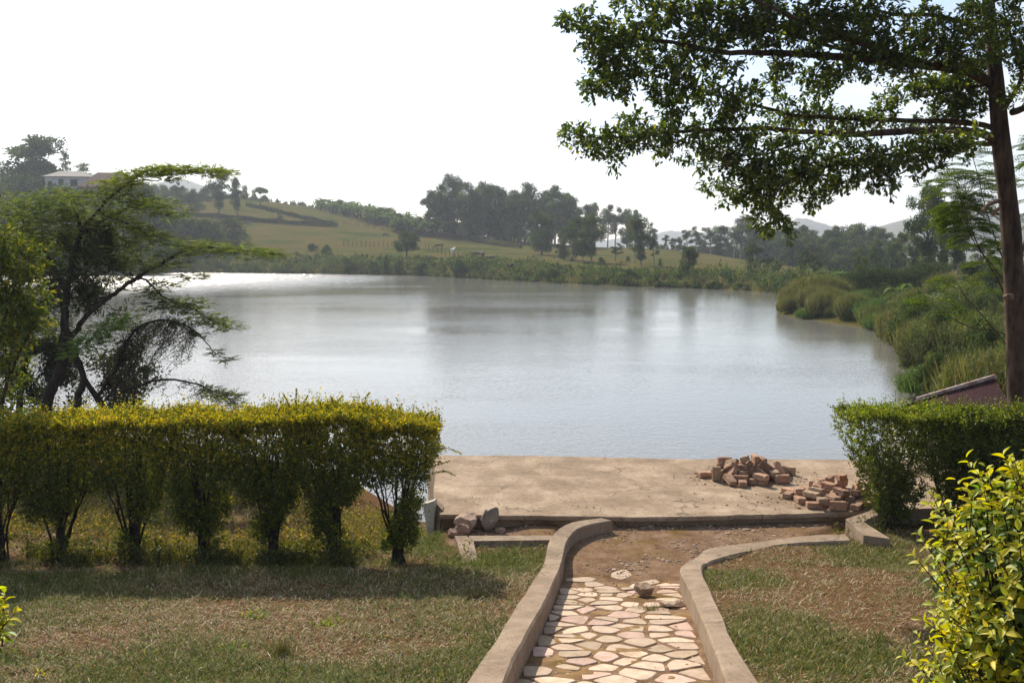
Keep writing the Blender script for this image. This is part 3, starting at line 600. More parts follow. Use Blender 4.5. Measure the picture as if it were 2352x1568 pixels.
for h, (ctr, where, sc) in enumerate(heaps):
    ctr = ctr.copy(); lst = BR[h]; lay = {0: [], 1: [], 2: []}
    for k_, bb in enumerate(lst): lay[0 if bb[2] < .085 else (1 if bb[2] < .19 else 2)].append((bb[0] + .001 * bb[1], k_))
    mx_ = (max(bb[0] for bb in lst) + min(bb[0] for bb in lst)) / 2
    for L_ in lay:
        L = sorted(lay[L_]); 
        for r, (_, k_) in enumerate(L):
            x, y, z, ex, ey, ez, s = lst[k_]; half = s < .75
            o = bpy.data.objects.new('brick', (bhalf if half else bms)[k_ % (3 if half else 8)]); C.collection.objects.link(o)
            o.location = (ctr[0] + (x - mx_) * sc, ctr[1] + y * sc, 1.004 + z * sc); o.rotation_euler = (ex, ey, ez); ss = sc * (s / (.61 if half else 1)); o.scale = (ss, sc, sc)
            nm = ['bottom', 'middle', 'top'][L_] + ' layer'; pos = ordn[r] + ' from the left' if r < len(ordn) else 'last on the right'
            tag(o, f"{'broken' if half else 'clay'} brick, {pos}, {nm} of the {heapn[h]}", 'brick', f'bricks heaped {where}')
def rock(name, P, size, seed, colr, label, cat='stone', flat=1.0, rot=(0, 0, 0)):
    rs = np.random.RandomState(seed); bm = bmesh.new(); bmesh.ops.create_icosphere(bm, subdivisions=3, radius=1)
    pl = rdir(rs, 13); pd = rs.uniform(.62, .92, 13)
    for v in bm.verts:
        c = np.array(v.co)
        for a, d in zip(pl, pd):
            e = c @ a - d
            if e > 0: c = c - a * e
        c *= 1 + .05 * rs.normal(); v.co = (c[0] * size[0], c[1] * size[1], c[2] * size[2])
    me = bpy.data.meshes.new(name); bm.to_mesh(me); bm.free()
    a = me.color_attributes.new('tone', 'FLOAT_COLOR', 'POINT'); a.data.foreach_set('color', np.tile([*colr, 1], len(me.vertices)).astype(np.float32)); me.materials.append(M['stone'])
    o = bpy.data.objects.new(name, me); C.collection.objects.link(o); o.location = P; o.rotation_euler = rot; tag(o, label, cat); return o
def onbed(x, y, d=0): p = WZ(*c6(x, y), .78); p[2] += d; return p
rock('boulder', onbed(450, 800, .13), (.20, .17, .17), 1, (.42, .30, .22), 'rounded reddish boulder in the earth bed beside the slab corner', 'boulder', rot=(0, .2, .5))
rock('boulder', onbed(655, 800, .17), (.13, .14, .235), 2, (.38, .32, .26), 'tall grey-brown boulder leaning in the earth bed under the slab', 'boulder', rot=(.1, .35, .2))
rock('stone', onbed(408, 842, .06), (.14, .11, .11), 3, (.36, .23, .17), 'small brown stone in front of the rounded boulder', 'stone')
rock('stone', onbed(330, 848, .04), (.10, .08, .07), 4, (.33, .21, .15), 'smallest dark stone in the left corner of the earth bed', 'stone')
rock('stone', onbed(750, 815, .03), (.09, .06, .045), 5, (.36, .24, .17), 'flat little stone right of the leaning boulder', 'stone')
rock('stone', onbed(250, 860, -.15), (.09, .26, .07), 6, (.34, .20, .15), 'long crumbling lump of masonry outside the L-shaped wall', 'stone', rot=(0, 0, .2))
P = WZ(1476, 1358, .98)
o = bpy.data.objects.new('brick', bhalf[0]); C.collection.objects.link(o); P = hit(1478, 1362, lambda x, y: float(T_top(y)) - .22); o.location = (P[0], P[1], P[2] + .055); o.rotation_euler = (.25, .1, .5); o.scale = (1.15, 1, 1)
tag(o, 'dark broken brick lying on the flagstone path', 'brick')
P = hit(1538, 1386, lambda x, y: float(T_top(y)) - .22)
rock('loose_flagstone', P + np.array([0, 0, .02]), (.17, .13, .045), 9, (.62, .48, .34), 'thick loose flagstone lifted out of the path near the right wall', 'flagstone', rot=(.05, .1, .2))
# pebbles on the bare earth
rs = np.random.RandomState(9); pts = []; pbb = MB()
ico = bmesh.new(); bmesh.ops.create_icosphere(ico, subdivisions=1, radius=1); iv = np.array([v.co[:] for v in ico.verts]); ifc = np.array([[v.index for v in f.verts] for f in ico.faces]); ico.free()
xs = rs.uniform(-1.2, 5, 26000); yy = rs.uniform(6.5, 14.6, 26000)
dn_ = np.clip(.16 + .84 * sstep(11.4, 12.4, yy), 0, 1) * sstep(.45, .6, fbm(xs * 2, yy * 2, 3) + .12) 
ok = (np.maximum(-poly_sd(CORR, xs, yy), -poly_sd(BED, xs, yy)) > .12) & (rs.rand(26000) < dn_ * .5)
for x, y in zip(xs[ok], yy[ok]):
    s = abs(rs.normal(0, .009)) + .006; z = tz(x, y) if y > 12 else float(T_top(y)) - .255
    V = iv * (1 + rs.normal(0, .15, (len(iv), 1))) * s * np.array([rs.uniform(.8, 1.6), rs.uniform(.8, 1.4), .55])
    pbb.add(V + [x, y, z + .002], ifc, np.array([.42, .31, .22]) * rs.uniform(.5, 1.35))
for ctr, _, _ in heaps:
    for q in range(330):
        a = rs.uniform(0, 6.28); r = abs(rs.normal(0, .55)) + .2; x = ctr[0] + r * math.cos(a) * 1.25; y = ctr[1] + r * math.sin(a) * .7
        if y < edge_x(near[:, [1, 0]], x) + .05 if False else y < 14.75: continue
        s = abs(rs.normal(0, .010)) + .004; V = iv * (1 + rs.normal(0, .2, (len(iv), 1))) * s * np.array([1.2, 1, .6]); pbb.add(V + [x, y, 1.008], ifc, np.array([.42, .25, .16]) * rs.uniform(.6, 1.3))
tag(pbb.build('gravel', M['stone']), 'small pebbles on the bare earth and brick crumbs round the heaps', kind='stuff')

# ------------------------------------------------------------------ grass
LW = np.array([WZ(*c6(*p), .98)[:2] for p in [(335, 840), (1215, 840), (1198, 890), (510, 900), (560, 1090), (410, 1105), (366, 930)]])
rs = np.random.RandomState(12)
def grass(n_, xr, yr, Lr, name, label, keep, greenb=0):
    x = rs.uniform(*xr, n_); y = rs.uniform(*yr, n_)
    sel = keep(x, y) & (abs(x) < .56 * y + 1.6) & (poly_sd(LAKE, x, y) > 1.2)
    sel &= ~((y > 12.9) & (y < 14.0) & (x > -1.2) & (x < .45) & (poly_sd(LW, x, y) < .03))
    sel &= (poly_sd(CORR, x, y) > .10) & (poly_sd(BED, x, y) > .05)
    x, y = x[sel], y[sel]; g_ = greenness(x, y); cl = fbm(x * 7, y * 7, 2)
    k_ = rs.rand(len(x)) < .34 + .75 * g_ + 1.3 * (cl - .5); x, y, g_ = x[k_], y[k_], g_[k_]; n_ = len(x); z = terrain(x, y) - .004
    ang = rs.uniform(0, 2 * math.pi, n_); tilt = rs.uniform(.15, .95, n_) 
    D = np.stack([np.cos(ang), np.sin(ang), tilt * (.6 + .8 * g_)], -1); Nn = np.stack([-np.cos(ang) * tilt, -np.sin(ang) * tilt, np.ones(n_)], -1)
    isg = rs.rand(n_) < .14 + .62 * g_ + greenb
    cg = mixcol(rs, n_, [(.060, .085, .010), (.11, .13, .016), (.20, .19, .05)], [4, 3, 2]); cd = mixcol(rs, n_, [(.38, .27, .16), (.28, .17, .10), (.18, .095, .05), (.55, .47, .32)], [3, 4, 3, 2])
    col = np.where(isg[:, None], cg, cd); L = rs.uniform(*Lr, n_) * np.where(isg, 1.1, .85) * (.6 + 1.1 * fbm(x * 4 + 5, y * 4, 2)) * np.where(rs.rand(n_) < .07, 1.9, 1)
    b = MB(); leaves(b, np.stack([x, y, z], -1), D, Nn, L, rs.uniform(.004, .0095, n_), col, BLADE)
    tag(b.build(name, M['grass']), label, kind='stuff')
grass(330000, (-6.5, .9), (5.9, 11.9), (.035, .085), 'grass', 'short dry and green grass on the lawn left of the path', lambda x, y: x < edge_x(lc, y))
grass(230000, (1.6, 8.5), (5.9, 14.6), (.035, .095), 'grass', 'tufty half dry grass on the lawn right of the path', lambda x, y: (x > edge_x(rc, y)))
grass(170000, (-9.5, 1), (11.9, 20), (.05, .14), 'grass', 'longer straggling grass behind and under the left hedge', lambda x, y: (x < np.where(y < 14.4, edge_x(lc, y), -1.5)), .25)
grass(70000, (2.5, 12), (14.6, 21), (.06, .16), 'grass', 'rough grass in the shade of the right hedge', lambda x, y: (x > 6.3) | ((x > 4.2) & (y < 15.0)), .15)

# fallen dry leaves
rs = np.random.RandomState(31); n_ = 1500; x = rs.uniform(-6, 6.5, n_); y = rs.uniform(6, 15.5, n_); k = (abs(x) < .55 * y) & (fbm(x * 1.1, y * 1.1, 3) > .42) & ((y < 14.2) | (y > 14.75)); x, y = x[k], y[k]
onp = (poly_sd(CORR, x, y) < -.15) & (y < 12); z = np.where(onp, T_top(y) - .235, terrain(x, y) + .03); z = np.where((y > 14.7) & (x > -1.0), 1.02, z); z = np.where((poly_sd(BED, x, y) < 0) & (y < 14.7), terrain(x, y) + .012, z)
k = ~((abs(poly_sd(CORR, x, y)) < .22)) | (y > 14.7); x, y, z = x[k], y[k], z[k]; n_ = len(x); b = MB()
leaves(b, np.stack([x, y, z], -1), rdir(rs, n_) * [1, 1, .25], rdir(rs, n_) * .5 + [0, 0, 1], rs.uniform(.03, .075, n_), rs.uniform(.014, .03, n_), mixcol(rs, n_, [(.20, .11, .05), (.32, .20, .09), (.12, .07, .035), (.40, .28, .12)], [3, 3, 2, 1]), LEAFT)
tag(b.build('dry_leaves', M['grass']), 'dry brown leaves scattered over lawn, path and slab', kind='stuff')
# ------------------------------------------------------------------ near hedges
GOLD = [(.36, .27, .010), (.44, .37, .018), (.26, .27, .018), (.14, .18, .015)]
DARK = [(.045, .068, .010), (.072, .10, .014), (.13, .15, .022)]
LIMEC = [(.24, .30, .02), (.17, .24, .018), (.11, .16, .016), (.32, .34, .03)]
def hedge_shrub(x, y, seed, label, group, height=1.9, wid=.95, dep=.85, cols=GOLD, topz=None, nst=14, nleaf=9500, edge=0, sprouts=(), leaf=.034, bare=.45, youngfrac=.8):
    rs = np.random.RandomState(seed); gz = tz(x, y); zt_ = (topz if topz else gz + height); H = zt_ - gz
    root = empty('hedge_shrub', (x, y, gz)); tag(root, label, 'shrub', group)
    st = MB(); tips = []
    for k in range(nst):
        a = rs.uniform(0, 2 * math.pi); r0 = rs.uniform(.02, .11); tx, ty = (rs.uniform(-.5, .5) * wid, rs.uniform(-.5, .5) * dep)
        P = [(r0 * math.cos(a), r0 * math.sin(a), -.05), (tx * .25 + rs.normal(0, .02), ty * .25, H * .25), (tx * .6 + rs.normal(0, .03), ty * .6 + rs.normal(0, .02), H * .55), (tx + rs.normal(0, .04), ty, H * rs.uniform(.85, .97))]
        Q = smooth_path(P, .1); Q[:, :2] += rs.normal(0, .007, (len(Q), 2)); st.tube(Q, np.linspace(rs.uniform(.013, .024), .005, len(Q)), 5); tips.append(Q)
        for b in range(4):
            i = rs.randint(len(Q) // 4, len(Q) - 1); d = np.array([rs.normal(), rs.normal(), rs.uniform(.4, 1.4)]); d /= np.linalg.norm(d)
            T = np.array([Q[i], Q[i] + d * .15, Q[i] + d * .32 + [0, 0, .05]]); st.tube(T, [.006, .004, .002], 4); tips.append(T)
    st.build('stem', M['bark_dark'], root)
    # foliage: many short twigs carrying pairs of leaves
    nt_ = int(nleaf * 2.1) // 9; 
    zz = 1 - rs.beta(1.0, 1.4, nt_) * (1 - .10); lo = rs.rand(nt_) < bare * .42; zz = np.where(lo, rs.uniform(.12, .6, nt_), zz)
    side = rs.uniform(-1, 1, nt_); dd_ = rs.uniform(-1, 1, nt_); 
    shell = rs.rand(nt_) < .62                       # push most twigs to the clipped surface
    face = rs.rand(nt_); dd_ = np.where(shell & (face < .55), np.sign(dd_) * rs.uniform(.82, 1.04, nt_), dd_)
    zz = np.where(shell & (face >= .55), 1 - abs(rs.normal(0, .035, nt_)), zz)
    prof = np.interp(zz, [0, .2, .45, .62, .8, 1], [.34, .42, .54, .72, 1.0, 1.03]); 
    profd = np.interp(zz, [0, .2, .45, .62, .8, 1], [.25, .4, .75, 1.0, 1.02, .86])
    wx = np.full(nt_, wid * .5 * 1.08)
    px = side * prof * wx; py = dd_ * profd * dep * .5; pz = zz * H
    px += .06 * (vnoise(py * 5 + seed, pz * 5) - .5); py += .26 * (fbm((px + x) * 3.1, pz * 3.1 + seed, 3) - .45)
    pz += (.22 * (fbm((px + x) * 2.3, (py + y) * 2.3, 3) - .45) - .07 * abs(side) ** 3) * sstep(.5, .9, zz)
    # clumpy gaps low down
    gap = fbm((px + x) * 4 + 7, pz * 4 + seed, 3); keep = (zz > .60) | (gap > (.34 if cols is LIMEC else .37) + .26 * (.62 - zz))
    px, py, pz, zz, dd_ = px[keep], py[keep], pz[keep], zz[keep], dd_[keep]; m_ = len(px)
    td = rdir(rs, m_) * .7 + np.stack([px * .8, dd_ * .6, np.where(zz > .9, 1.2, .25)], -1); td /= np.linalg.norm(td, axis=1)[:, None]
    P0 = np.stack([px, py, pz], -1); TL = rs.uniform(.06, .15, m_); b = MB()
    lng = (rs.rand(m_) < .05) & (zz > .9); TL = np.where(lng, rs.uniform(.14, .25, m_), TL); td = np.where(lng[:, None], td * .5 + [0, 0, .85], td)
    lng = (rs.rand(m_) < .06) & (zz > .5) & (abs(dd_) > .8); TL = np.where(lng, rs.uniform(.18, .28, m_), TL)
    PP, DD, NN, LL, CC = [], [], [], [], []
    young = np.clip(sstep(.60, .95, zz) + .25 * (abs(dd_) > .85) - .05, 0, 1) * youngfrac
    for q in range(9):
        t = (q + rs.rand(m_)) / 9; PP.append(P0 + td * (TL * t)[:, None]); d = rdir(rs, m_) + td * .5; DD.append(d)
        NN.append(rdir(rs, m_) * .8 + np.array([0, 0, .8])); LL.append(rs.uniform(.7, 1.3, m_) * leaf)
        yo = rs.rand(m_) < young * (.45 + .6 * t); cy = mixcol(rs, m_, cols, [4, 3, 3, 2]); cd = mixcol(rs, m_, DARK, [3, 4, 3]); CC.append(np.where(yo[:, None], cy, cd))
    leaves(b, np.vstack(PP), np.vstack(DD), np.vstack(NN), np.concatenate(LL), np.concatenate(LL) * .52, np.vstack(CC), LEAFT)
    for (sx, sy, hh, ln) in sprouts:                 # long unclipped shoots
        P = smooth_path([(sx, 0, H - .1), (sx + ln * .4, sy * .5, H + hh * .55), (sx + ln, sy, H + hh)], .02); n_ = len(P) * 9; k = rs.randint(0, len(P), n_)
        tt = k / len(P); leaves(b, P[k], rdir(rs, n_) + [0, 0, .6], rdir(rs, n_) + [0, 0, .4], .032 * (1.2 - .5 * tt), .016, mixcol(rs, n_, cols, [2, 4, 4, 3]), LEAFT)
        b.tube(P, np.linspace(.005, .002, len(P)), 4, (.10, .09, .03))
    for (sx, hh, ln) in edge or ():
        P = smooth_path([(wid * .45, 0, hh), (wid * .5 + ln * .5, -.05, hh + .05), (wid * .5 + ln, 0, hh - .03 + .1 * sx)], .02); n_ = len(P) * 3; k = rs.randint(0, len(P), n_)
        leaves(b, P[k], rdir(rs, n_), rdir(rs, n_) + [0, 0, .4], .032, .016, mixcol(rs, n_, cols, [2, 4, 4, 3]), LEAFT); b.tube(P, .003, 4, (.06, .05, .03))
    b.build('foliage', M['leaf_near'], root); return root
LH = [(-7.6, 41), (-6.75, 42), (130, 1), (300, 2), (465, 3), (620, 4), (765, 5), (912, 6)]
desc = ['far outside end shrub of the left golden hedge', 'golden hedge shrub partly cut by the left frame edge', 'leftmost whole shrub of the golden hedge, its stems fanning from a narrow foot', 'second whole golden hedge shrub from the left, with dense dark stems', 'third whole golden hedge shrub from the left, above a dark narrow foot',
        'fourth whole golden hedge shrub from the left, mid hedge', 'golden hedge shrub with tall unclipped shoots on top, second from the slab', 'golden hedge shrub at the right end of the left hedge, beside the slab']
for k, (u, sd0) in enumerate(LH):
    x = u if u < 0 else WZ(u, 1292, 1.0)[0]
    topz = WZ(500, [955, 955, 958, 955, 952, 945, 940, 950][k], 1)[2] if False else W(500, [974, 974, 972, 968, 962, 956, 954, 972][k], 12.2)[2]
    sp = {5: [(.30, 0, .26, -.10), (.36, .05, .32, .0), (.42, 0, .24, .10), (.0, 0, .1, .05)], 6: [(.0, 0, .22, .14), (.05, .1, .20, -.08), (.38, .0, .27, .11), (-.3, 0, .14, .05), (.2, 0, .15, .1)], 2: [(.1, 0, .20, .05), (-.2, 0, .14, -.05)], 3: [(.2, 0, .16, -.04), (.4, 0, .20, .07)], 7: [(-.3, 0, .15, .1), (.1, 0, .1, .08), (.35, 0, .12, .1)]}.get(k, [(.1, 0, .15, .05), (-.25, 0, .12, -.03)])
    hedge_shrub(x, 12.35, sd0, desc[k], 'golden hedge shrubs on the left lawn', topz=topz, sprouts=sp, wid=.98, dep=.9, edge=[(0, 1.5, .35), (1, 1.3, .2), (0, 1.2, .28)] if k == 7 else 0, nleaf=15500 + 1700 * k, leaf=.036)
RH = [(2042, 14.6, 21), (2165, 14.6, 22), (2245, 14.4, 23), (2330, 14.3, 24), (2430, 14.2, 25), (2530, 14.1, 26)]
descr = ['bushy lime-green shrub at the open end of the right hedge, beside the brick heap', 'second shrub of the right hedge, with one bare straight stem', 'third shrub of the right hedge, dark, left of the tree trunk', 'dark shrub of the right hedge in front of the tree trunk', 'right hedge shrub just past the tree trunk', 'last shrub of the right hedge, outside the frame edge']
for k, (u, y, sd0) in enumerate(RH):
    x = W(u, 1195, y)[0]
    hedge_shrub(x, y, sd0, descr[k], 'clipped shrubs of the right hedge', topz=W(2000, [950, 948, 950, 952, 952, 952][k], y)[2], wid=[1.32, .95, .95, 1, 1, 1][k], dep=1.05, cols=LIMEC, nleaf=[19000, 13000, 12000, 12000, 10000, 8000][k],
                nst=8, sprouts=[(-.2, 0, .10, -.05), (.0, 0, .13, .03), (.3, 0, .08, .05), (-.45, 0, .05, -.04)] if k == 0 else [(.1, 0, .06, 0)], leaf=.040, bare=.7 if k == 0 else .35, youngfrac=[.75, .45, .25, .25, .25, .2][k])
# leafy weeds and dead stalks round the feet of the hedges
def underbrush(n_, xr, yr, name, label, seed, hmax, cols, keep):
    rs = np.random.RandomState(seed); x = rs.uniform(*xr, n_); y = rs.uniform(*yr, n_); k = keep(x, y) & (fbm(x * 1.7, y * 1.7, 3) > .42) & (poly_sd(LAKE, x, y) > .4) & (poly_sd(CORR, x, y) > .25) & (poly_sd(BED, x, y) > .25); x, y = x[k], y[k]; z = terrain(x, y); b = MB(); m_ = len(x)
    for q in range(14):
        h = rs.rand(m_) * hmax * (.4 + .9 * fbm(x * 2.3, y * 2.3, 2)); P = np.stack([x + rs.normal(0, .05, m_), y + rs.normal(0, .05, m_), z + h], -1); L = rs.uniform(.03, .065, m_)
        leaves(b, P, rdir(rs, m_), rdir(rs, m_) + [0, 0, .5], L, L * .55, mixcol(rs, m_, cols, [1] * len(cols)), LEAFT)
    P = np.stack([x, y, z], -1); leaves(b, P, rdir(rs, m_) * .5 + [0, 0, 1], rdir(rs, m_), rs.uniform(.6, 1.3, m_) * hmax, .006, mixcol(rs, m_, [(.12, .09, .04), (.2, .15, .08)], [1, 1]), BLADE)
    tag(b.build(name, M['leaf_near']), label, kind='stuff')
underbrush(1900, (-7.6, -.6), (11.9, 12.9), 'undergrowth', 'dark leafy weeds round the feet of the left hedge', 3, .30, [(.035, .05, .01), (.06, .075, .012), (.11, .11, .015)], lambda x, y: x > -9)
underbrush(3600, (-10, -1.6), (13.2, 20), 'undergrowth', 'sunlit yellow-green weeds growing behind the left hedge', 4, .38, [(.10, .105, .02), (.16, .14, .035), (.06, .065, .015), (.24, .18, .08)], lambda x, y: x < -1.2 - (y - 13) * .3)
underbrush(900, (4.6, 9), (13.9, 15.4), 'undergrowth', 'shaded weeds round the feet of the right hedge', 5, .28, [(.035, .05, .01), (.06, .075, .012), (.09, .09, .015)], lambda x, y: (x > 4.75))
# foreground bush at the right: big glossy leaves in tufts
def big_bush(ctr, R_, seed, label, ntw=260, leaf=.062, name='leafy_bush'):
    rs = np.random.RandomState(seed); gz = tz(ctr[0], ctr[1]); root = empty(name, (ctr[0], ctr[1], gz)); tag(root, label, 'bush')
    st = MB(); b = MB(); PP, DD, NN, LL, CC = [], [], [], [], []
    H = ctr[2] - gz
    for k in range(ntw):
        d = rdir(rs, 1)[0]; d[2] = d[2] * 1.0; r = rs.uniform(.72, 1.03) if rs.rand() < .75 else rs.uniform(.3, .7)
        wob = .80 + .42 * fbm(d[0] * 2.2 + seed, d[1] * 2.2 + d[2] * 2, 2)
        e = np.array([0, 0, H]) + d * np.array(R_) * r * wob
        if e[2] < .12: continue
        s = np.array([d[0] * .12, d[1] * .12, 0]) ; mid = e * .55 + np.array([0, 0, .1]) + rs.normal(0, .05, 3)
        P = smooth_path([s, mid * .6, mid, e], .06); 
        if k % 3 == 0: st.tube(P, np.linspace(.013, .003, len(P)), 5)
        out = (e - np.array([0, 0, H * .8])); out /= np.linalg.norm(out); out = out * .7 + [0, 0, .5] + rs.normal(0, .3, 3); out /= np.linalg.norm(out)
        TL = rs.uniform(.12, .24); tw = np.array([e - out * TL * .4, e + out * TL * .3, e + out * TL * .8]); st.tube(tw, [.004, .003, .0015], 4)
        nl = rs.randint(9, 15); t = np.linspace(-.3, .85, nl); ph = np.arange(nl) * 2.4 + rs.rand() * 6
        a = np.cross(out, [0, 0, 1.]); a /= np.linalg.norm(a) + 1e-9; c = np.cross(out, a)
        rad = np.cos(ph)[:, None] * a + np.sin(ph)[:, None] * c
        PP.append(e + out * (TL * t)[:, None]); dd2 = rad * (1.1 - .5 * t[:, None]) + out * (.35 + .5 * t[:, None]) - np.array([0, 0, .18]); DD.append(dd2)
        NN.append(out * 1.0 - rad * .3 + [0, 0, .35] + rs.normal(0, .15, (nl, 3))); LL.append(leaf * rs.uniform(.75, 1.3, nl) * (1 - .25 * np.clip(t, 0, 1)))
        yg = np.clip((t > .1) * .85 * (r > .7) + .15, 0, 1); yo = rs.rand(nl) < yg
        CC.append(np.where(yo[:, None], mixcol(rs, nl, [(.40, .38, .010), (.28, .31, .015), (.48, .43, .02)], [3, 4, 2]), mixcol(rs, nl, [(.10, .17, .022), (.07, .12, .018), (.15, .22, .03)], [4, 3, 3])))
    L = np.concatenate(LL); leaves(b, np.vstack(PP), np.vstack(DD), np.vstack(NN), L, L * .5, np.vstack(CC), LEAFB)
    st.build('stem', M['bark_dark'], root); b.build('foliage', M['leaf_near'], root, smooth=True); return root
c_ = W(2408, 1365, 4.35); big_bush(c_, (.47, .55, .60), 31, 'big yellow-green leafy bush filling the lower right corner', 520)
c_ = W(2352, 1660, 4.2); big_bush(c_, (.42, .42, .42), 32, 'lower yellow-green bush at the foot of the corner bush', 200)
c_ = W(-66, 1475, 4.3); big_bush(c_, (.10, .2, .05), 33, 'yellow leafy shrub peeping in at the left edge of the lawn', 28)
# tiny weeds in the lawn
def weed(u, v, seed, label, cols, s=.10, n_=60):
    rs = np.random.RandomState(seed); P = hit(u, v, lambda x, y: float(z_lawn(y))); root = empty('weed', P); tag(root, label, 'weed')
    b = MB(); p = rs.normal(0, s * .45, (n_, 3)) * [1, 1, .4]; p[:, 2] = abs(p[:, 2]) + .01
    leaves(b, p, rdir(rs, n_) + p * 4 / s * .2 + [0, 0, .3], rdir(rs, n_) * .5 + [0, 0, 1], rs.uniform(.025, .05, n_), .02, mixcol(rs, n_, cols, [1] * len(cols)), LEAFT); b.build('leaves', M['leaf_near'], root)
WG = [(.12, .2, .02), (.2, .26, .03)]
for a in [(95, 1560, 1, 'yellow-leaved weed low in the bottom left corner of the lawn', [(.5, .42, .02)], .08, 14), (590, 1420, 2, 'green creeping weed on the bare reddish patch, left one', WG, .16, 90), (755, 1440, 3, 'green creeping weed on the bare reddish patch, right one', WG, .16, 90),
          (520, 1500, 4, 'low green weed nearer the camera than the bare patch', WG, .13, 50), (925, 1380, 5, 'small weed near the left path wall', WG, .1, 40)]: weed(*a)
def tussock(u, v, seed, label, n_=240, h=.20):
    rs = np.random.RandomState(seed); P = hit(u, v, lambda x, y: float(z_lawn(y))); b = MB(); root = empty('grass_tuft', P); tag(root, label, 'grass tuft')
    p = rs.normal(0, .05, (n_, 3)) * [1, 1, 0]; a = rdir(rs, n_) * .45 + [0, 0, .9]
    leaves(b, p, a, rdir(rs, n_) + [0, 0, .2], rs.uniform(.4, 1, n_) * h, .006, mixcol(rs, n_, [(.10, .10, .03), (.2, .16, .07), (.07, .08, .02)], [1, 1, 1]), BLADE); b.build('blades', M['grass'], root)
tussock(645, 1510, 1, 'dense dark grass tuft in the lower left lawn'); tussock(1100, 1385 - 10, 2, 'brown grass tuft by the left path wall', 160, .13); tussock(2020, 1480, 3, 'brown upright grass tuft on the right lawn, left one', 160, .17)
tussock(2170, 1490 - 10, 4, 'tall dry grass tuft on the right lawn near the corner bush', 260, .26); tussock(2230, 1480, 5, 'dark dry tuft beside the corner bush', 160, .2)
def pathtuft():
    rs = np.random.RandomState(5); P = hit(1492, 1400, lambda x, y: float(T_top(y)) - .25); b = MB(); n_ = 160; root = empty('grass_tuft', P); tag(root, 'grey-green grass tuft growing between the flagstones', 'grass tuft')
    p = rs.normal(0, .07, (n_, 3)) * [1, .7, 0]; leaves(b, p, rdir(rs, n_) * .8 + [0, 0, .8], rdir(rs, n_), rs.uniform(.03, .10, n_), .005, mixcol(rs, n_, [(.12, .12, .05), (.2, .17, .09)], [1, 1]), BLADE); b.build('blades', M['grass'], root)
pathtuft()

# ------------------------------------------------------------------ big tree on the right
TREEG = [(.030, .050, .010), (.050, .075, .012), (.085, .11, .016), (.16, .17, .02)]
def tufted_twigs(rs, b, tw, P0, D, TL, leaf, cols, wts, per=11, tm=LEAFO, asp=.5, nup=.7, droop=.1, twr=.004, young=None):
    n_ = len(P0); PP, DD, NN, LL, CC = [], [], [], [], []
    D = D / np.linalg.norm(D, axis=1)[:, None]
    for q in range(per):
        t = (q + rs.rand(n_)) / per; PP.append(P0 + D * (TL * t)[:, None] + rs.normal(0, .008, (n_, 3)))
        d = rdir(rs, n_) + D * (.4 + .6 * t)[:, None] + [0, 0, -droop]; DD.append(d); NN.append(rdir(rs, n_) * (1 - nup) + np.array([0, 0, nup]) + .2 * rdir(rs, n_)); LL.append(leaf * rs.uniform(.65, 1.25, n_)); CC.append(mixcol(rs, n_, cols, wts))
    L = np.concatenate(LL); leaves(b, np.vstack(PP), np.vstack(DD), np.vstack(NN), L, L * asp, np.vstack(CC), tm)
    if tw is not None:
        for p, d, l in zip(P0, D, TL): tw.tube([p - d * l * .3, p + d * l * .5, p + d * l], [twr, twr * .8, twr * .4], 3, cap=False)
TY = 16.5
tb = W(2338, 932, TY); gz = tz(tb[0], TY)
tree = empty('broad_tree', (tb[0], TY, gz)); tag(tree, 'large spreading tree with straight brown trunk and dark leafy branches reaching over the lake', 'tree')
tb0 = np.array([tb[0], TY, gz]); rs = np.random.RandomState(77)
wt = MB(); Tp = [np.array([tb[0] + .03, TY, gz - .1])] + [W(u, v, TY) for u, v in [(2338, 932), (2333, 750), (2324, 553), (2308, 400), (2299, 323), (2291, 230), (2280, 100), (2270, 0), (2262, -160), (2262, -400)]]
Tp = smooth_path(Tp, .15); hz = Tp[:, 2]; rad = np.interp(hz, [gz, 2, 4.5, 7.1, 8.8, 12], [.23, .18, .165, .148, .10, .05]) * (1 + .03 * np.sin(hz * 5))
wt.tube(Tp - tb0, rad, 14); trunk = wt.build('trunk', M['bark'], tree, smooth=True)
kn = MB(); P = W(2312, 682, TY - .1) - tb0; kn.tube([P + [.08, 0, 0], P + [-.03, -.03, .0], P + [-.05, -.04, .03]], [.07, .06, .035], 8); kn.build('knot', M['bark_tan'], tree)
st_ = MB(); A_ = W(2293, 462, TY - .05) - tb0; B_ = W(2272, 470, TY - .2) - tb0; D_ = W(2257, 484, TY - .25) - tb0
st_.tube(smooth_path([A_ + [.08, 0, 0], A_, B_, D_], .03), .035, 8); E_ = W(2283, 487, TY - .2) - tb0; st_.tube([A_ + [.02, .02, -.12], E_, E_ + [-.03, 0, -.06]], [.025, .045, .035], 8); st_.build('branch_stub', M['bark_tan'], tree)
Bc = lambda L: [W(*c4(x, y), d) for x, y, d in L]
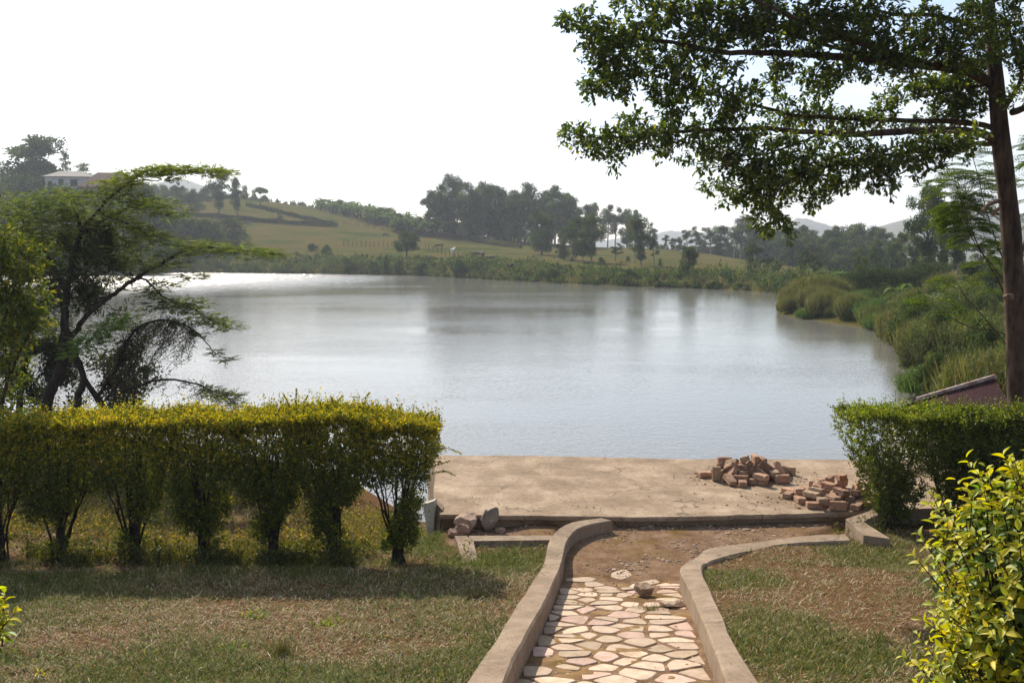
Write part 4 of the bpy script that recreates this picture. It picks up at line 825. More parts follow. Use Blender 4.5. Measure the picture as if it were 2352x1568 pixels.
BRN = [([(2205, 700, 16.5), (2130, 662, 16.2), (2000, 650, 15.9), (1800, 652, 15.6), (1500, 668, 15.2), (1250, 655, 14.9), (1000, 640, 14.7), (600, 660, 14.4), (250, 690, 14.2), (110, 665, 14.1)], .075),
       ([(2205, 655, 16.5), (2150, 622, 16.6), (1900, 605, 16.7), (1700, 600, 16.8), (1250, 580, 16.6), (1100, 545, 16.5), (900, 500, 16.3), (700, 440, 16.2), (450, 370, 16.0), (230, 420, 16.0)], .05),
       ([(2180, 410, 16.5), (2050, 350, 16.2), (1850, 322, 15.8), (1600, 300, 15.3), (1300, 272, 14.9), (1050, 265, 14.6), (850, 262, 14.4), (600, 215, 14.2), (300, 170, 14.0), (80, 95, 13.9)], .095),
       ([(1900, 325, 15.9), (1700, 265, 15.4), (1500, 205, 14.8), (1200, 85, 14.2), (1000, 0, 13.9), (800, -60, 13.7), (560, -40, 13.6)], .06),
       ([(1700, 290, 15.5), (1400, 235, 15.6), (1180, 175, 15.6), (900, 120, 15.6), (650, 60, 15.6)], .04),
       ([(2165, 150, 16.5), (1900, 75, 16.3), (1700, 72, 16.2), (1500, 10, 16), (1300, -80, 15.8)], .05),
       ([(2260, 530, 16.5), (2335, 400, 16.0), (2325, 280, 15.7), (2262, 100, 15.4), (2235, -60, 15.2)], .045),
       ([(2200, 715, 16.5), (2050, 720, 16.2), (1800, 760, 15.7), (1550, 790, 15.2), (1300, 850, 14.7), (1130, 940, 14.3), (1090, 1110, 14.1)], .035),
       ([(1350, 662, 15), (1150, 740, 14.5), (950, 800, 14.1), (780, 840, 13.9)], .022),
       ([(2170, 420, 16.5), (2050, 440, 17), (1900, 470, 17.2), (1700, 520, 17.4)], .028),
       ([(2290, 560, 16.5), (2420, 520, 16.6), (2600, 480, 16.6), (2900, 470, 16.6)], .06),
       ([(2190, 250, 16.6), (2200, 150, 18), (2150, 50, 19.8), (2050, -30, 21.5)], .06), ([(2200, 0, 16.5), (2400, -80, 15.4), (2800, -150, 14.6)], .06), ([(2190, -60, 16.5), (1900, -200, 15.6), (1500, -300, 14.8), (1000, -380, 14.5)], .07)]
bb = MB(); allp = []
for L, r in BRN:
    P = smooth_path(Bc(L), .12); P[1:, 2] += rs.normal(0, .006, len(P) - 1); bb.tube(P - tb0, np.linspace(r, max(.008, r * .12), len(P)), 8); allp.append(P[int(len(P) * .15):])
allp = np.vstack(allp)
BL = """90,100,70,40;200,120,70,50;230,200,80,60;330,180,100,60;450,170,100,60;230,290,60,50;350,270,100,60;450,320,100,60;560,260,100,60;650,330,110,55;220,430,65,65;330,450,60,50;300,380,90,40;560,440,95,50;620,500,80,50;600,570,55,40;700,420,95,50;800,480,85,45;900,455,70,28;1000,480,55,45;950,545,95,40;870,570,50,35;720,270,90,70;800,200,110,80;870,350,65,40;700,150,70,40;560,60,100,50;700,60,120,60;850,90,130,70;1000,60,150,80;1000,180,140,70;1150,130,150,90;1300,60,150,80;1300,180,140,70;1450,130,150,90;1600,50,130,50;1600,180,140,60;1750,230,140,55;1550,250,120,40;1900,190,110,70;1850,90,90,50;2050,200,75,70;1950,290,90,50;2050,330,90,60;2100,100,70,70;480,30,60,40;370,-10,60,40
1150,330,55,55;1130,400,45,45;1320,360,75,55;1320,455,55,45;1440,350,80,45;1400,420,40,40;1580,360,50,45;1700,330,65,40;1780,350,55,28
1150,510,45,22;1250,590,95,40;1350,590,100,45;1500,600,110,42;1650,608,95,38;1650,530,50,50;1750,475,70,40;1830,405,70,40;1900,440,50,55;2000,480,90,85;2080,560,90,55;1980,560,75,45;2000,400,90,60;1850,615,75,26;2100,450,75,85;2140,350,50,90;1120,590,60,35
120,668,60,42;200,725,75,48;310,690,85,55;320,790,50,35;400,605,70,35;430,700,85,60;540,680,90,55;570,780,22,35;650,675,95,45;780,650,100,45;900,680,100,50;1050,680,100,45;1180,685,55,40;740,780,70,55;850,790,95,60;950,800,95,75;800,925,45,30;900,985,45,35;1000,945,100,70;1050,880,110,70;1100,800,95,60;1100,1000,100,65;1080,1080,80,50;1130,1135,50,42;1200,900,100,65;1300,830,110,60;1320,920,85,50;1320,1010,38,35;1430,830,100,65;1450,905,90,40;1550,780,95,60;1600,860,85,50;1680,800,95,65;1670,905,25,55;1760,770,100,60;1850,830,50,50;1900,720,85,60;1950,770,50,50;1380,700,55,38;1540,722,45,28;2030,735,55,50;2060,700,55,42;1250,760,70,40"""
crown = MB(); 
def blob(cx, cy, rx, ry, d, rd, dens=1.0, leaf=.098):
    px = .46097 / F * d; a, c = rx * px, ry * px; ctr = W(*c4(cx, cy), d)
    n_ = int(dens * (9 + 38 * (a * 2) * (c * 2) * 4.6)); u = rdir(rs, n_); r = rs.rand(n_) ** .42
    P0 = ctr + u * r[:, None] * np.array([a, rd, c]) * .90
    D = u * [1, 1, .5] + rs.normal(0, .5, (n_, 3)) + [-.25, -.1, .05]; TL = rs.uniform(.08, .20, n_)
    cols = TREEG; tufted_twigs(rs, crown, bb_t, P0 - tb0, D, TL, leaf, cols, [4, 4, 3, 1.3], per=10, droop=.15)
    for k in range(1 + int(n_ / 60)):                  # limbs joining the clump to the nearest branch
        p = P0[rs.randint(n_)]; q = allp[np.argmin(((allp - p) ** 2).sum(1) + rs.rand(len(allp)) * .08)]
        if np.linalg.norm(p - q) < 1.1 and abs(p[2] - q[2]) < .55 * np.linalg.norm(p - q): bb.tube(smooth_path([q - tb0, (q * .45 + p * .55) - tb0 + [0, 0, .04], p - tb0], .2), [.011] * 1 if False else np.linspace(.014, .004, len(smooth_path([q - tb0, (q * .45 + p * .55) - tb0 + [0, 0, .04], p - tb0], .2))), 4, cap=False)
bb_t = None
for row, dr in zip(BL.split('\n'), [(13.6, 15.6), (14.6, 15.4), (16.0, 17.2), (14.2, 15.4)]):
    for s in row.split(';'):
        cx, cy, rx, ry = map(float, s.split(',')); t = np.clip(cx / 2200, 0, 1)
        d = dr[0] + (dr[1] - dr[0]) * t + rs.uniform(-.3, .3); blob(cx, cy, rx * .97, ry * .95, d, .55)
for cx, cy, rx, ry, d in [(2210, 60, 110, 70, 14.2), (2200, 170, 100, 80, 14.0), (2280, 240, 60, 70, 14.4), (2160, 270, 50, 50, 14.2), (2330, 150, 60, 140, 15), (2330, 470, 45, 60, 15.6), (2120, 20, 70, 50, 14), (2330, 300, 40, 60, 15)]: blob(cx, cy, rx, ry, d, .5, .8, .085)
for k in range(46):                                # crown above and beyond the frame
    blob(rs.uniform(500, 3000), rs.uniform(-380, -90), rs.uniform(90, 190), rs.uniform(50, 90), rs.uniform(13.6, 20), .8, .55, .12)
for k in range(22): blob(rs.uniform(2420, 3000), rs.uniform(-50, 520), rs.uniform(90, 150), rs.uniform(50, 80), rs.uniform(14.5, 18.5), .7, .55, .12)
bb.build('branches', M['bark'], tree, smooth=True); crown.build('crown', M['leaf_tree'], tree)

# ------------------------------------------------------------------ feathery sapling behind the trunk
def jacaranda():
    base = W(2352, 930, 18.6); gz = tz(base[0], 18.6); o0 = np.array([base[0], 18.6, gz]); root = empty('feathery_sapling', o0); tag(root, 'slender many-stemmed sapling with feathery fern-like leaves behind the big trunk', 'tree')
    rs = np.random.RandomState(8); st = MB(); b = MB()
    S = [([(2352, 930, 18.6), (2335, 760, 18.6), (2300, 660, 18.5), (2245, 560, 18.4), (2210, 470, 18.3), (2190, 400, 18.3)], .030),
         ([(2350, 900, 18.7), (2340, 740, 18.7), (2300, 640, 18.5), (2240, 560, 18.2), (2215, 500, 18.0), (2205, 450, 17.9)], .022),
         ([(2352, 860, 18.8), (2325, 660, 18.8), (2290, 560, 18.7), (2262, 470, 18.6), (2245, 400, 18.6), (2230, 345, 18.5)], .022),
         ([(2355, 860, 18.2), (2310, 770, 18.0), (2230, 752, 17.8), (2170, 720, 17.6), (2135, 690, 17.5)], .016),
         ([(2350, 840, 18.4), (2270, 740, 18.3), (2225, 690, 18.2), (2200, 655, 18.2)], .016),
         ([(2352, 800, 18.8), (2330, 690, 18.9), (2352, 560, 19), (2380, 430, 19.2), (2400, 330, 19.2)], .03), ([(2356, 700, 18.9), (2390, 600, 19), (2440, 500, 19.2)], .02)]
    PP, DD, NN, LL = [], [], [], []
    def frond(p, d, L_):
        d = d / np.linalg.norm(d); P = smooth_path([p, p + d * L_ * .5 + [0, 0, .03], p + d * L_ - [0, 0, L_ * .22]], .03); st.tube(P - o0, np.linspace(.004, .0015, len(P)), 3, cap=False)
        t = np.linspace(.15, 1, 15)
        for k, tt in enumerate(t):
            c = P[min(len(P) - 1, int(tt * (len(P) - 1)))]; sd_ = np.cross(d, [0, 0, 1.]); sd_ /= np.linalg.norm(sd_) + 1e-9
            pl = L_ * .34 * math.sin(math.pi * (.15 + .75 * tt)) + .02
            for s in (-1, 1):
                n_ = 8; q = c + (sd_ * s * .85 + d * .55 - np.array([0, 0, .15])) * (np.linspace(.1, 1, n_)[:, None] * pl); PP.append(q); DD.append(np.tile(d * .8 + sd_ * s * .3, (n_, 1)) * np.where(np.arange(n_) % 2, 1, -1)[:, None]); NN.append(np.tile([0, 0, .8], (n_, 1)) + rs.normal(0, .5, (n_, 3))); LL.append(np.full(n_, .042))
    for k, (L, r) in enumerate(S):
        P = smooth_path([W(*q) for q in L], .1); st.tube(P - o0, np.linspace(r, .006, len(P)), 6)
        dens = {0: 60, 1: 66, 2: 30, 3: 12, 4: 10, 5: 30, 6: 20}[k]
        for f in range(dens):
            i = int(len(P) * (1 - abs(rs.normal(0, .17 if k < 2 else (.22 if k == 2 else .09))))); i = min(max(i, len(P) // 4), len(P) - 1); a = rs.uniform(0, 2 * math.pi)
            frond(P[i] + rs.normal(0, .05, 3), np.array([math.cos(a), math.sin(a) * .9, rs.uniform(-.25, .45)]), rs.uniform(.4, .72))
    n_ = sum(len(l) for l in LL); leaves(b, np.vstack(PP) - o0, np.vstack(DD), np.vstack(NN), np.concatenate(LL), .016, mixcol(rs, n_, [(.06, .10, .015), (.10, .15, .02), (.045, .07, .014), (.2, .19, .02)], [4, 4, 3, .6]), LEAF4)
    st.build('stem', M['bark'], root, smooth=True); b.build('fronds', M['leaf'], root)
jacaranda()

# ------------------------------------------------------------------ hut with red iron roof
m, n, o = newmat('red_iron_roof'); z = noise(n, 5, 6, .7); finish(n, o, ramp(n, z, [(.3, (.032, .012, .014)), (.7, (.058, .024, .026))]), .85, z, .2, .01, .08); M['redroof'] = m
m, n, o = newmat('rust_ridge'); z = noise(n, 7, 6, .7); finish(n, o, ramp(n, z, [(.4, (.20, .09, .06)), (.6, (.40, .34, .30))]), .6, z, .2, .01, .4); M['ridge'] = m
def hut():
    A = W(2108, 926, 22.5); B = W(2283, 873, 25.0); 
    # gable roof: ridge from A (near gable) rising in view because it recedes; built level
    ridge_z = 1.75; R0 = WZ(2112, 922, ridge_z - .32); R1 = WZ(2278, 876, ridge_z)
    root = empty('lakeside_hut', (15.2 * 0 + R1[0], R1[1], tz(R1[0], R1[1]))); tag(root, 'low hut with a dark red corrugated iron roof behind the right hedge', 'hut')
    o0 = np.array(root.location)
    b = MB(); P00 = W(2108, 920, 21.0); P01 = W(2284, 868, 21.6); P10 = W(2150, 990, 18.9) ; P11 = W(2352, 985, 19.4)
    n_ = 150; th = .02
    def sheet(Pa, Pb, Pc, Pd):       # Pa-Pb upper edge, Pc-Pd lower edge
        rows = []; nrm = np.cross(Pb - Pa, Pc - Pa); nrm /= np.linalg.norm(nrm); nrm *= np.sign(nrm[2])
        for r in range(2):
            a, c = (Pa, Pb) if r == 0 else (Pc, Pd); t = np.linspace(0, 1, n_)[:, None]; rows.append(a + (c - a) * t + nrm * (.007 * np.cos(np.arange(n_) * math.pi * 2 / 4))[:, None])
        V = np.vstack(rows + [rows[0] - nrm * th, rows[1] - nrm * th]); q = [(i, i + 1, n_ + i + 1, n_ + i) for i in range(n_ - 1)]; q2 = [(2 * n_ + i, 3 * n_ + i, 3 * n_ + i + 1, 2 * n_ + i + 1) for i in range(n_ - 1)]
        b.add(V - o0, q + q2 + [(0, n_, 3 * n_, 2 * n_), (n_ - 1, 3 * n_ - 1, 4 * n_ - 1, 2 * n_ - 1)])
    sheet(P00, P01, P10, P11)
    # back slope
    back = np.array([-.15, 2.2, -.75]); sheet(P00 + [0, .02, 0], P01 + [0, .02, 0], P00 + back, P01 + back)
    b.build('roof', M['redroof'], root)
    r_ = MB(); d = (P01 - P00); Q = [P00 - d * .01 + [0, 0, .03], P01 + d * .01 + [0, 0, .03]]; r_.tube(np.array(Q) - o0, [.06, .06], 6); r_.build('ridge_cap', M['ridge'], root)
    w_ = MB(); e = d / np.linalg.norm(d); c4_ = [P10 + e * .3 + [0, .15, -.1], P11 - e * .3 + [0, .15, -.1], P01 + back * .9 - e * .3, P00 + back * .9 + e * .3]; g0 = -.6
    for k in range(4):
        a, c = c4_[k], c4_[(k + 1) % 4]; V = np.array([a, c, [c[0], c[1], g0], [a[0], a[1], g0]]); nn = np.cross(c - a, [0, 0, 1.]); nn /= np.linalg.norm(nn); w_.add(np.vstack([V, V + nn * .12]) - o0, [(0, 1, 2, 3), (7, 6, 5, 4), (0, 4, 5, 1), (1, 5, 6, 2), (2, 6, 7, 3), (3, 7, 4, 0)])
    w_.build('wall', M['plaster'], root)
hut()
# ------------------------------------------------------------------ feathery lakeside tree on the left
def acacia():
    X0 = W(230, 960, 23.5); gz = tz(X0[0], 23.5); o0 = np.array([X0[0], 23.5, gz]); root = empty('lakeside_tree', o0); tag(root, 'tangled feathery tree with several trunks and hanging vines at the left shore', 'tree')
    rs = np.random.RandomState(14); wd = MB(); b = MB(); vn = MB()
    def path(L, y0, y1): 
        n_ = len(L); return smooth_path([W(*c1(x, y), y0 + (y1 - y0) * k / (n_ - 1)) for k, (x, y) in enumerate(L)], .12)
    T = [([(210, 1620), (250, 1450), (330, 1250), (350, 900), (420, 600), (560, 420)], 23.5, 23.5, .17), ([(400, 1600), (410, 1430), (440, 1350), (380, 1180), (330, 1000), (260, 800)], 23.3, 23, .11),
         ([(590, 1600), (500, 1440), (430, 1330), (360, 1200)], 23.2, 23.4, .12), ([(500, 1460), (600, 1300), (680, 1130), (770, 1060), (900, 1050), (1030, 1110), (1110, 1200), (1190, 1252)], 23, 22.4, .05),
         ([(560, 1500), (640, 1420), (720, 1390), (830, 1358), (1000, 1372), (1150, 1430), (1262, 1495)], 23, 22.2, .045), ([(360, 1150), (480, 1000), (600, 905), (720, 820), (900, 720), (1000, 665), (1250, 680), (1480, 705)], 23.4, 22.6, .07),
         ([(600, 905), (740, 830), (850, 920), (1000, 980), (1100, 1040), (1235, 1098)], 23.2, 22.4, .035), ([(540, 430), (650, 345), (760, 270), (930, 262), (1060, 262), (1190, 262)], 23.6, 22.8, .05),
         ([(420, 600), (620, 480), (800, 430), (930, 470)], 23.6, 24.4, .05), ([(350, 900), (240, 700), (140, 560), (60, 440)], 23.5, 24.5, .07), ([(450, 1310), (620, 1270), (790, 1235)], 23.2, 23, .02),
         ([(100, 1620), (110, 1400), (150, 1200), (120, 1000), (170, 800)], 24.3, 24.6, .10), ([(420, 620), (400, 480), (330, 390), (250, 380)], 23.8, 24.8, .05), ([(520, 480), (700, 560), (820, 610), (900, 640)], 23.5, 23.2, .03),
         ([(530, 1490), (600, 1400), (700, 1280), (760, 1180)], 22.9, 22.7, .03), ([(700, 1500), (710, 1380), (680, 1250), (640, 1100)], 23.6, 23.6, .04)]
    P_all = []
    for L, y0, y1, r in T:
        P = path(L, y0, y1); P[2:] += rs.normal(0, .012, (len(P) - 2, 3)); wd.tube(P - o0, np.linspace(r, max(.007, r * .15), len(P)), 8); P_all.append(P)
    AP = np.vstack(P_all)
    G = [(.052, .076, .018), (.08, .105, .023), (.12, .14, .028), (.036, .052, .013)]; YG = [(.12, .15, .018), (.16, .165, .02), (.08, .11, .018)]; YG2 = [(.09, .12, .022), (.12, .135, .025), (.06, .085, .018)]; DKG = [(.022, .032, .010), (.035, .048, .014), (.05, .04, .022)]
    def feather(ctr, rad, n_, cols, leaf=.055, flat=.25, droop=0.0):
        u = rdir(rs, n_); P0 = ctr + u * (rs.rand(n_) ** .45)[:, None] * rad; D = u * [1, 1, flat] + rs.normal(0, .4, (n_, 3)) * [1, 1, flat]; D += [.2, 0, -droop]; D /= np.linalg.norm(D, axis=1)[:, None]
        S = np.cross(D, [0, 0, 1.]) + rs.normal(0, .15, (n_, 3)); S /= np.linalg.norm(S, axis=1)[:, None]; TL = rs.uniform(.16, .34, n_); PP, DD, NN, LL = [], [], [], []
        for q in range(9):
            t = (q + .5) / 9
            for s in (-1, 1):
                PP.append(P0 + D * (TL * t)[:, None]); DD.append(S * s + D * .5); NN.append(np.tile([0, 0, .7], (n_, 1)) + rs.normal(0, .6, (n_, 3))); LL.append(leaf * (1.1 - .5 * t) * rs.uniform(.7, 1.3, n_))
        c = mixcol(rs, n_, cols, [1] * len(cols), .2); L_ = np.concatenate(LL); leaves(b, np.vstack(PP) - o0, np.vstack(DD), np.vstack(NN), L_, L_ * .46, np.tile(c, (18, 1)), LEAF4)
    def fb(x, y, rx, ry, d, cols, dens=1., rd=.9, **k):
        px = .43945 / F * d; a, c = rx * px, ry * px; feather(W(*c1(x, y), d), np.array([a, rd, c]), int(dens * (18 + 300 * a * c * 4)), cols, **k)
    # feathered limb ends
    for P, i0, cols, w_ in [(P_all[5], .45, YG2, .16), (P_all[6], .3, G, .2), (P_all[7], .15, YG, .2), (P_all[8], .2, G, .35), (P_all[4], .75, G, .10), (P_all[9], .4, YG, .4), (P_all[13], .3, YG, .3)]:
        for k in range(int(len(P) * i0), len(P), 2): feather(P[k] + rs.normal(0, .05, 3), np.array([.22, .5, w_ * .4]), 26, cols, leaf=.05, flat=.15)
    for a in [(800, 270, 90, 25), (950, 262, 110, 22), (1090, 262, 90, 18), (700, 300, 70, 40), (880, 300, 40, 25), (600, 340, 90, 30)]: fb(*a, 23, YG, 1.6, .6, flat=.12)
    for a in [(950, 690, 100, 55), (1100, 670, 120, 45), (1250, 690, 120, 45), (1400, 700, 90, 26), (870, 760, 80, 40), (800, 640, 70, 60), (1000, 640, 90, 25)]: fb(*a, 22.8, YG2, .55, .8, flat=.15)
    for a in [(820, 960, 90, 35), (930, 990, 90, 35), (1010, 960, 80, 28), (1080, 1040, 60, 26), (1150, 1060, 60, 22), (1000, 1050, 50, 25), (780, 900, 60, 30), (870, 860, 60, 20), (1000, 820, 70, 20)]: fb(*a, 22.7, G, 1.0, .6, flat=.15)
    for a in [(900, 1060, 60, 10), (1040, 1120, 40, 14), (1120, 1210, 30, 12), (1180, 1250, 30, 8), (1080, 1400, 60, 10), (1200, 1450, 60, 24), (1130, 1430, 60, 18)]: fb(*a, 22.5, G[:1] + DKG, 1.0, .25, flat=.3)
    for a in [(120, 450, 150, 70), (260, 430, 130, 60), (380, 420, 120, 60), (540, 410, 150, 40), (680, 420, 130, 50), (800, 460, 100, 40), (880, 500, 60, 22), (100, 560, 150, 80), (280, 560, 130, 90), (450, 520, 140, 80), (620, 530, 110, 70), (740, 590, 80, 50),
              (330, 680, 150, 90), (520, 650, 130, 90), (660, 700, 110, 80), (740, 750, 60, 40), (200, 700, 120, 90), (780, 580, 50, 25)]: fb(*a, 23.4 + rs.uniform(-.5, .9), G + YG[:1], .8, 1.0)
    for a in [(300, 820, 130, 80), (450, 800, 130, 80), (580, 780, 90, 60), (300, 950, 120, 70), (440, 960, 90, 60), (560, 860, 70, 50), (160, 850, 100, 100), (200, 1000, 90, 60), (60, 980, 80, 90), (180, 1130, 90, 60), (350, 1080, 80, 50), (660, 1020, 60, 60), (700, 1150, 60, 60)]: fb(*a, 23.8, G[:2] + DKG, .75, 1.0, flat=.6)
    for a in [(560, 1090, 90, 45), (620, 1050, 50, 30), (450, 1170, 90, 36), (380, 1215, 50, 22), (500, 1140, 70, 30)]: fb(*a, 22.6, [(.09, .15, .02), (.13, .19, .025)], 1.2, .5, flat=.3)  # sunlit patches of the crown, their light put into brighter leaf colours
    # dark vine-covered skirts with gaps of lake
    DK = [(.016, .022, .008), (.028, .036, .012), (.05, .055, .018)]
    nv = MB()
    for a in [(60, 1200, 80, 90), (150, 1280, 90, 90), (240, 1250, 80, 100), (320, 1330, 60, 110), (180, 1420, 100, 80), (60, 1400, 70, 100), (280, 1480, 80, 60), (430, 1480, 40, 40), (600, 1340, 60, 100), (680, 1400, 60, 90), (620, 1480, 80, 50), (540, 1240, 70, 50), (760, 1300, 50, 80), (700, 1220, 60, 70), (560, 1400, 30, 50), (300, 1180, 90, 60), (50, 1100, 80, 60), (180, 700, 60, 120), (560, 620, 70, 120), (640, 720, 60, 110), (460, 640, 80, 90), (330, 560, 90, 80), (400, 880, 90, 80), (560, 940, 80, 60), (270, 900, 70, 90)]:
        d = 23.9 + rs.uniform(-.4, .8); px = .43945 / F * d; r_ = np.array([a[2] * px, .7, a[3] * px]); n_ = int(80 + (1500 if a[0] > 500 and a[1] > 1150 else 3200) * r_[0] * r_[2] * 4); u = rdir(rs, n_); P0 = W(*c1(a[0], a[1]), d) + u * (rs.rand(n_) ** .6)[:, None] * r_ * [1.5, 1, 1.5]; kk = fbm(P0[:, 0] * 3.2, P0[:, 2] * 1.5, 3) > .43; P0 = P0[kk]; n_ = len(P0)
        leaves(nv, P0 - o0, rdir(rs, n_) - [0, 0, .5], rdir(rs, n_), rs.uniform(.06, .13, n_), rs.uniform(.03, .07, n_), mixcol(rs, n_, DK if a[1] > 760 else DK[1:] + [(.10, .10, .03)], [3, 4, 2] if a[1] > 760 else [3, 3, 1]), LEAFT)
    # vines: thin hanging strands
    for k in range(260):
        p = P_all[[0, 1, 2, 11, 14, 15, 9][k % 7]]; p = p[rs.randint(len(p) // 3, len(p))]
        if k < 130: p = P_all[3][rs.randint(len(P_all[3]) // 4, int(len(P_all[3]) * .8))]
        elif k < 175: p = P_all[4][rs.randint(len(P_all[4]) // 4, len(P_all[4]))]
        if p[2] < .8: continue
        L_ = min(rs.uniform(.2, 1.5) * rs.uniform(.5, 1), p[2] - .2) * (.45 if 130 <= k < 175 else 1); n_ = 9; t = np.linspace(0, 1, n_); P = p + np.stack([np.cumsum(rs.normal(0, .07, n_)) - t * t * L_ * .45, np.cumsum(rs.normal(0, .06, n_)), -t * L_], -1)
        vn.tube(P - o0, rs.uniform(.003, .008), 3, (.035, .025, .018), cap=False); m_ = int(L_ * 60); j = rs.randint(0, n_, m_)
        leaves(vn, P[j] - o0 + rs.normal(0, .06, (m_, 3)), rdir(rs, m_), rdir(rs, m_), rs.uniform(.03, .07, m_), .025, mixcol(rs, m_, [(.05, .04, .03), (.03, .035, .015)], [2, 1]), LEAFT)
    wd.build('trunk', M['bark_dark'], root, smooth=True); b.build('crown', M['leaf_tree'], root); nv.build('creeper', M['leaf'], root); vn.build('vines', M['leaf'], root)
acacia()
def left_shrubtree():
    y0 = 14.5; X0 = W(-20, 1000, y0); gz = tz(X0[0], y0); o0 = np.array([X0[0], y0, gz]); root = empty('leafy_shrub', o0); tag(root, 'tall yellow-green leafy shrub at the far left behind the hedge', 'shrub')
    rs = np.random.RandomState(3); st = MB(); b = MB()
    for L in [[(-20, 1010), (-15, 850), (20, 700), (60, 600)], [(-30, 1010), (-40, 800), (-20, 650), (0, 540)], [(-10, 1010), (10, 900), (50, 800), (85, 740)]]: 
        P = smooth_path([W(u, v, y0) for u, v in L], .1); P[0][2] = gz; st.tube(P - o0, np.linspace(.04, .01, len(P)), 6)
    for u, v, ru, rv in [(10, 560, 45, 35), (40, 600, 45, 35), (10, 650, 60, 40), (60, 680, 40, 35), (20, 720, 60, 40), (60, 740, 35, 30), (10, 800, 40, 50), (-40, 620, 60, 80), (-40, 780, 60, 80), (15, 880, 20, 20), (30, 935, 25, 14)]:
        n_ = int(8 + ru * rv / 34); px = y0 / F; u_r = rdir(rs, n_); P0 = W(u, v, y0) + u_r * (rs.rand(n_) ** .4)[:, None] * [ru * px, .35, rv * px]
        tufted_twigs(rs, b, st, P0 - o0, u_r + [.3, 0, -.2], rs.uniform(.12, .25, n_), .10, [(.13, .16, .02), (.22, .21, .02), (.08, .12, .02), (.05, .08, .015)], [3, 2, 4, 3], per=10, tm=LEAFT, asp=.3, nup=.3, droop=.3)
    st.build('stem', M['bark'], root); b.build('foliage', M['leaf_near'], root)
left_shrubtree()

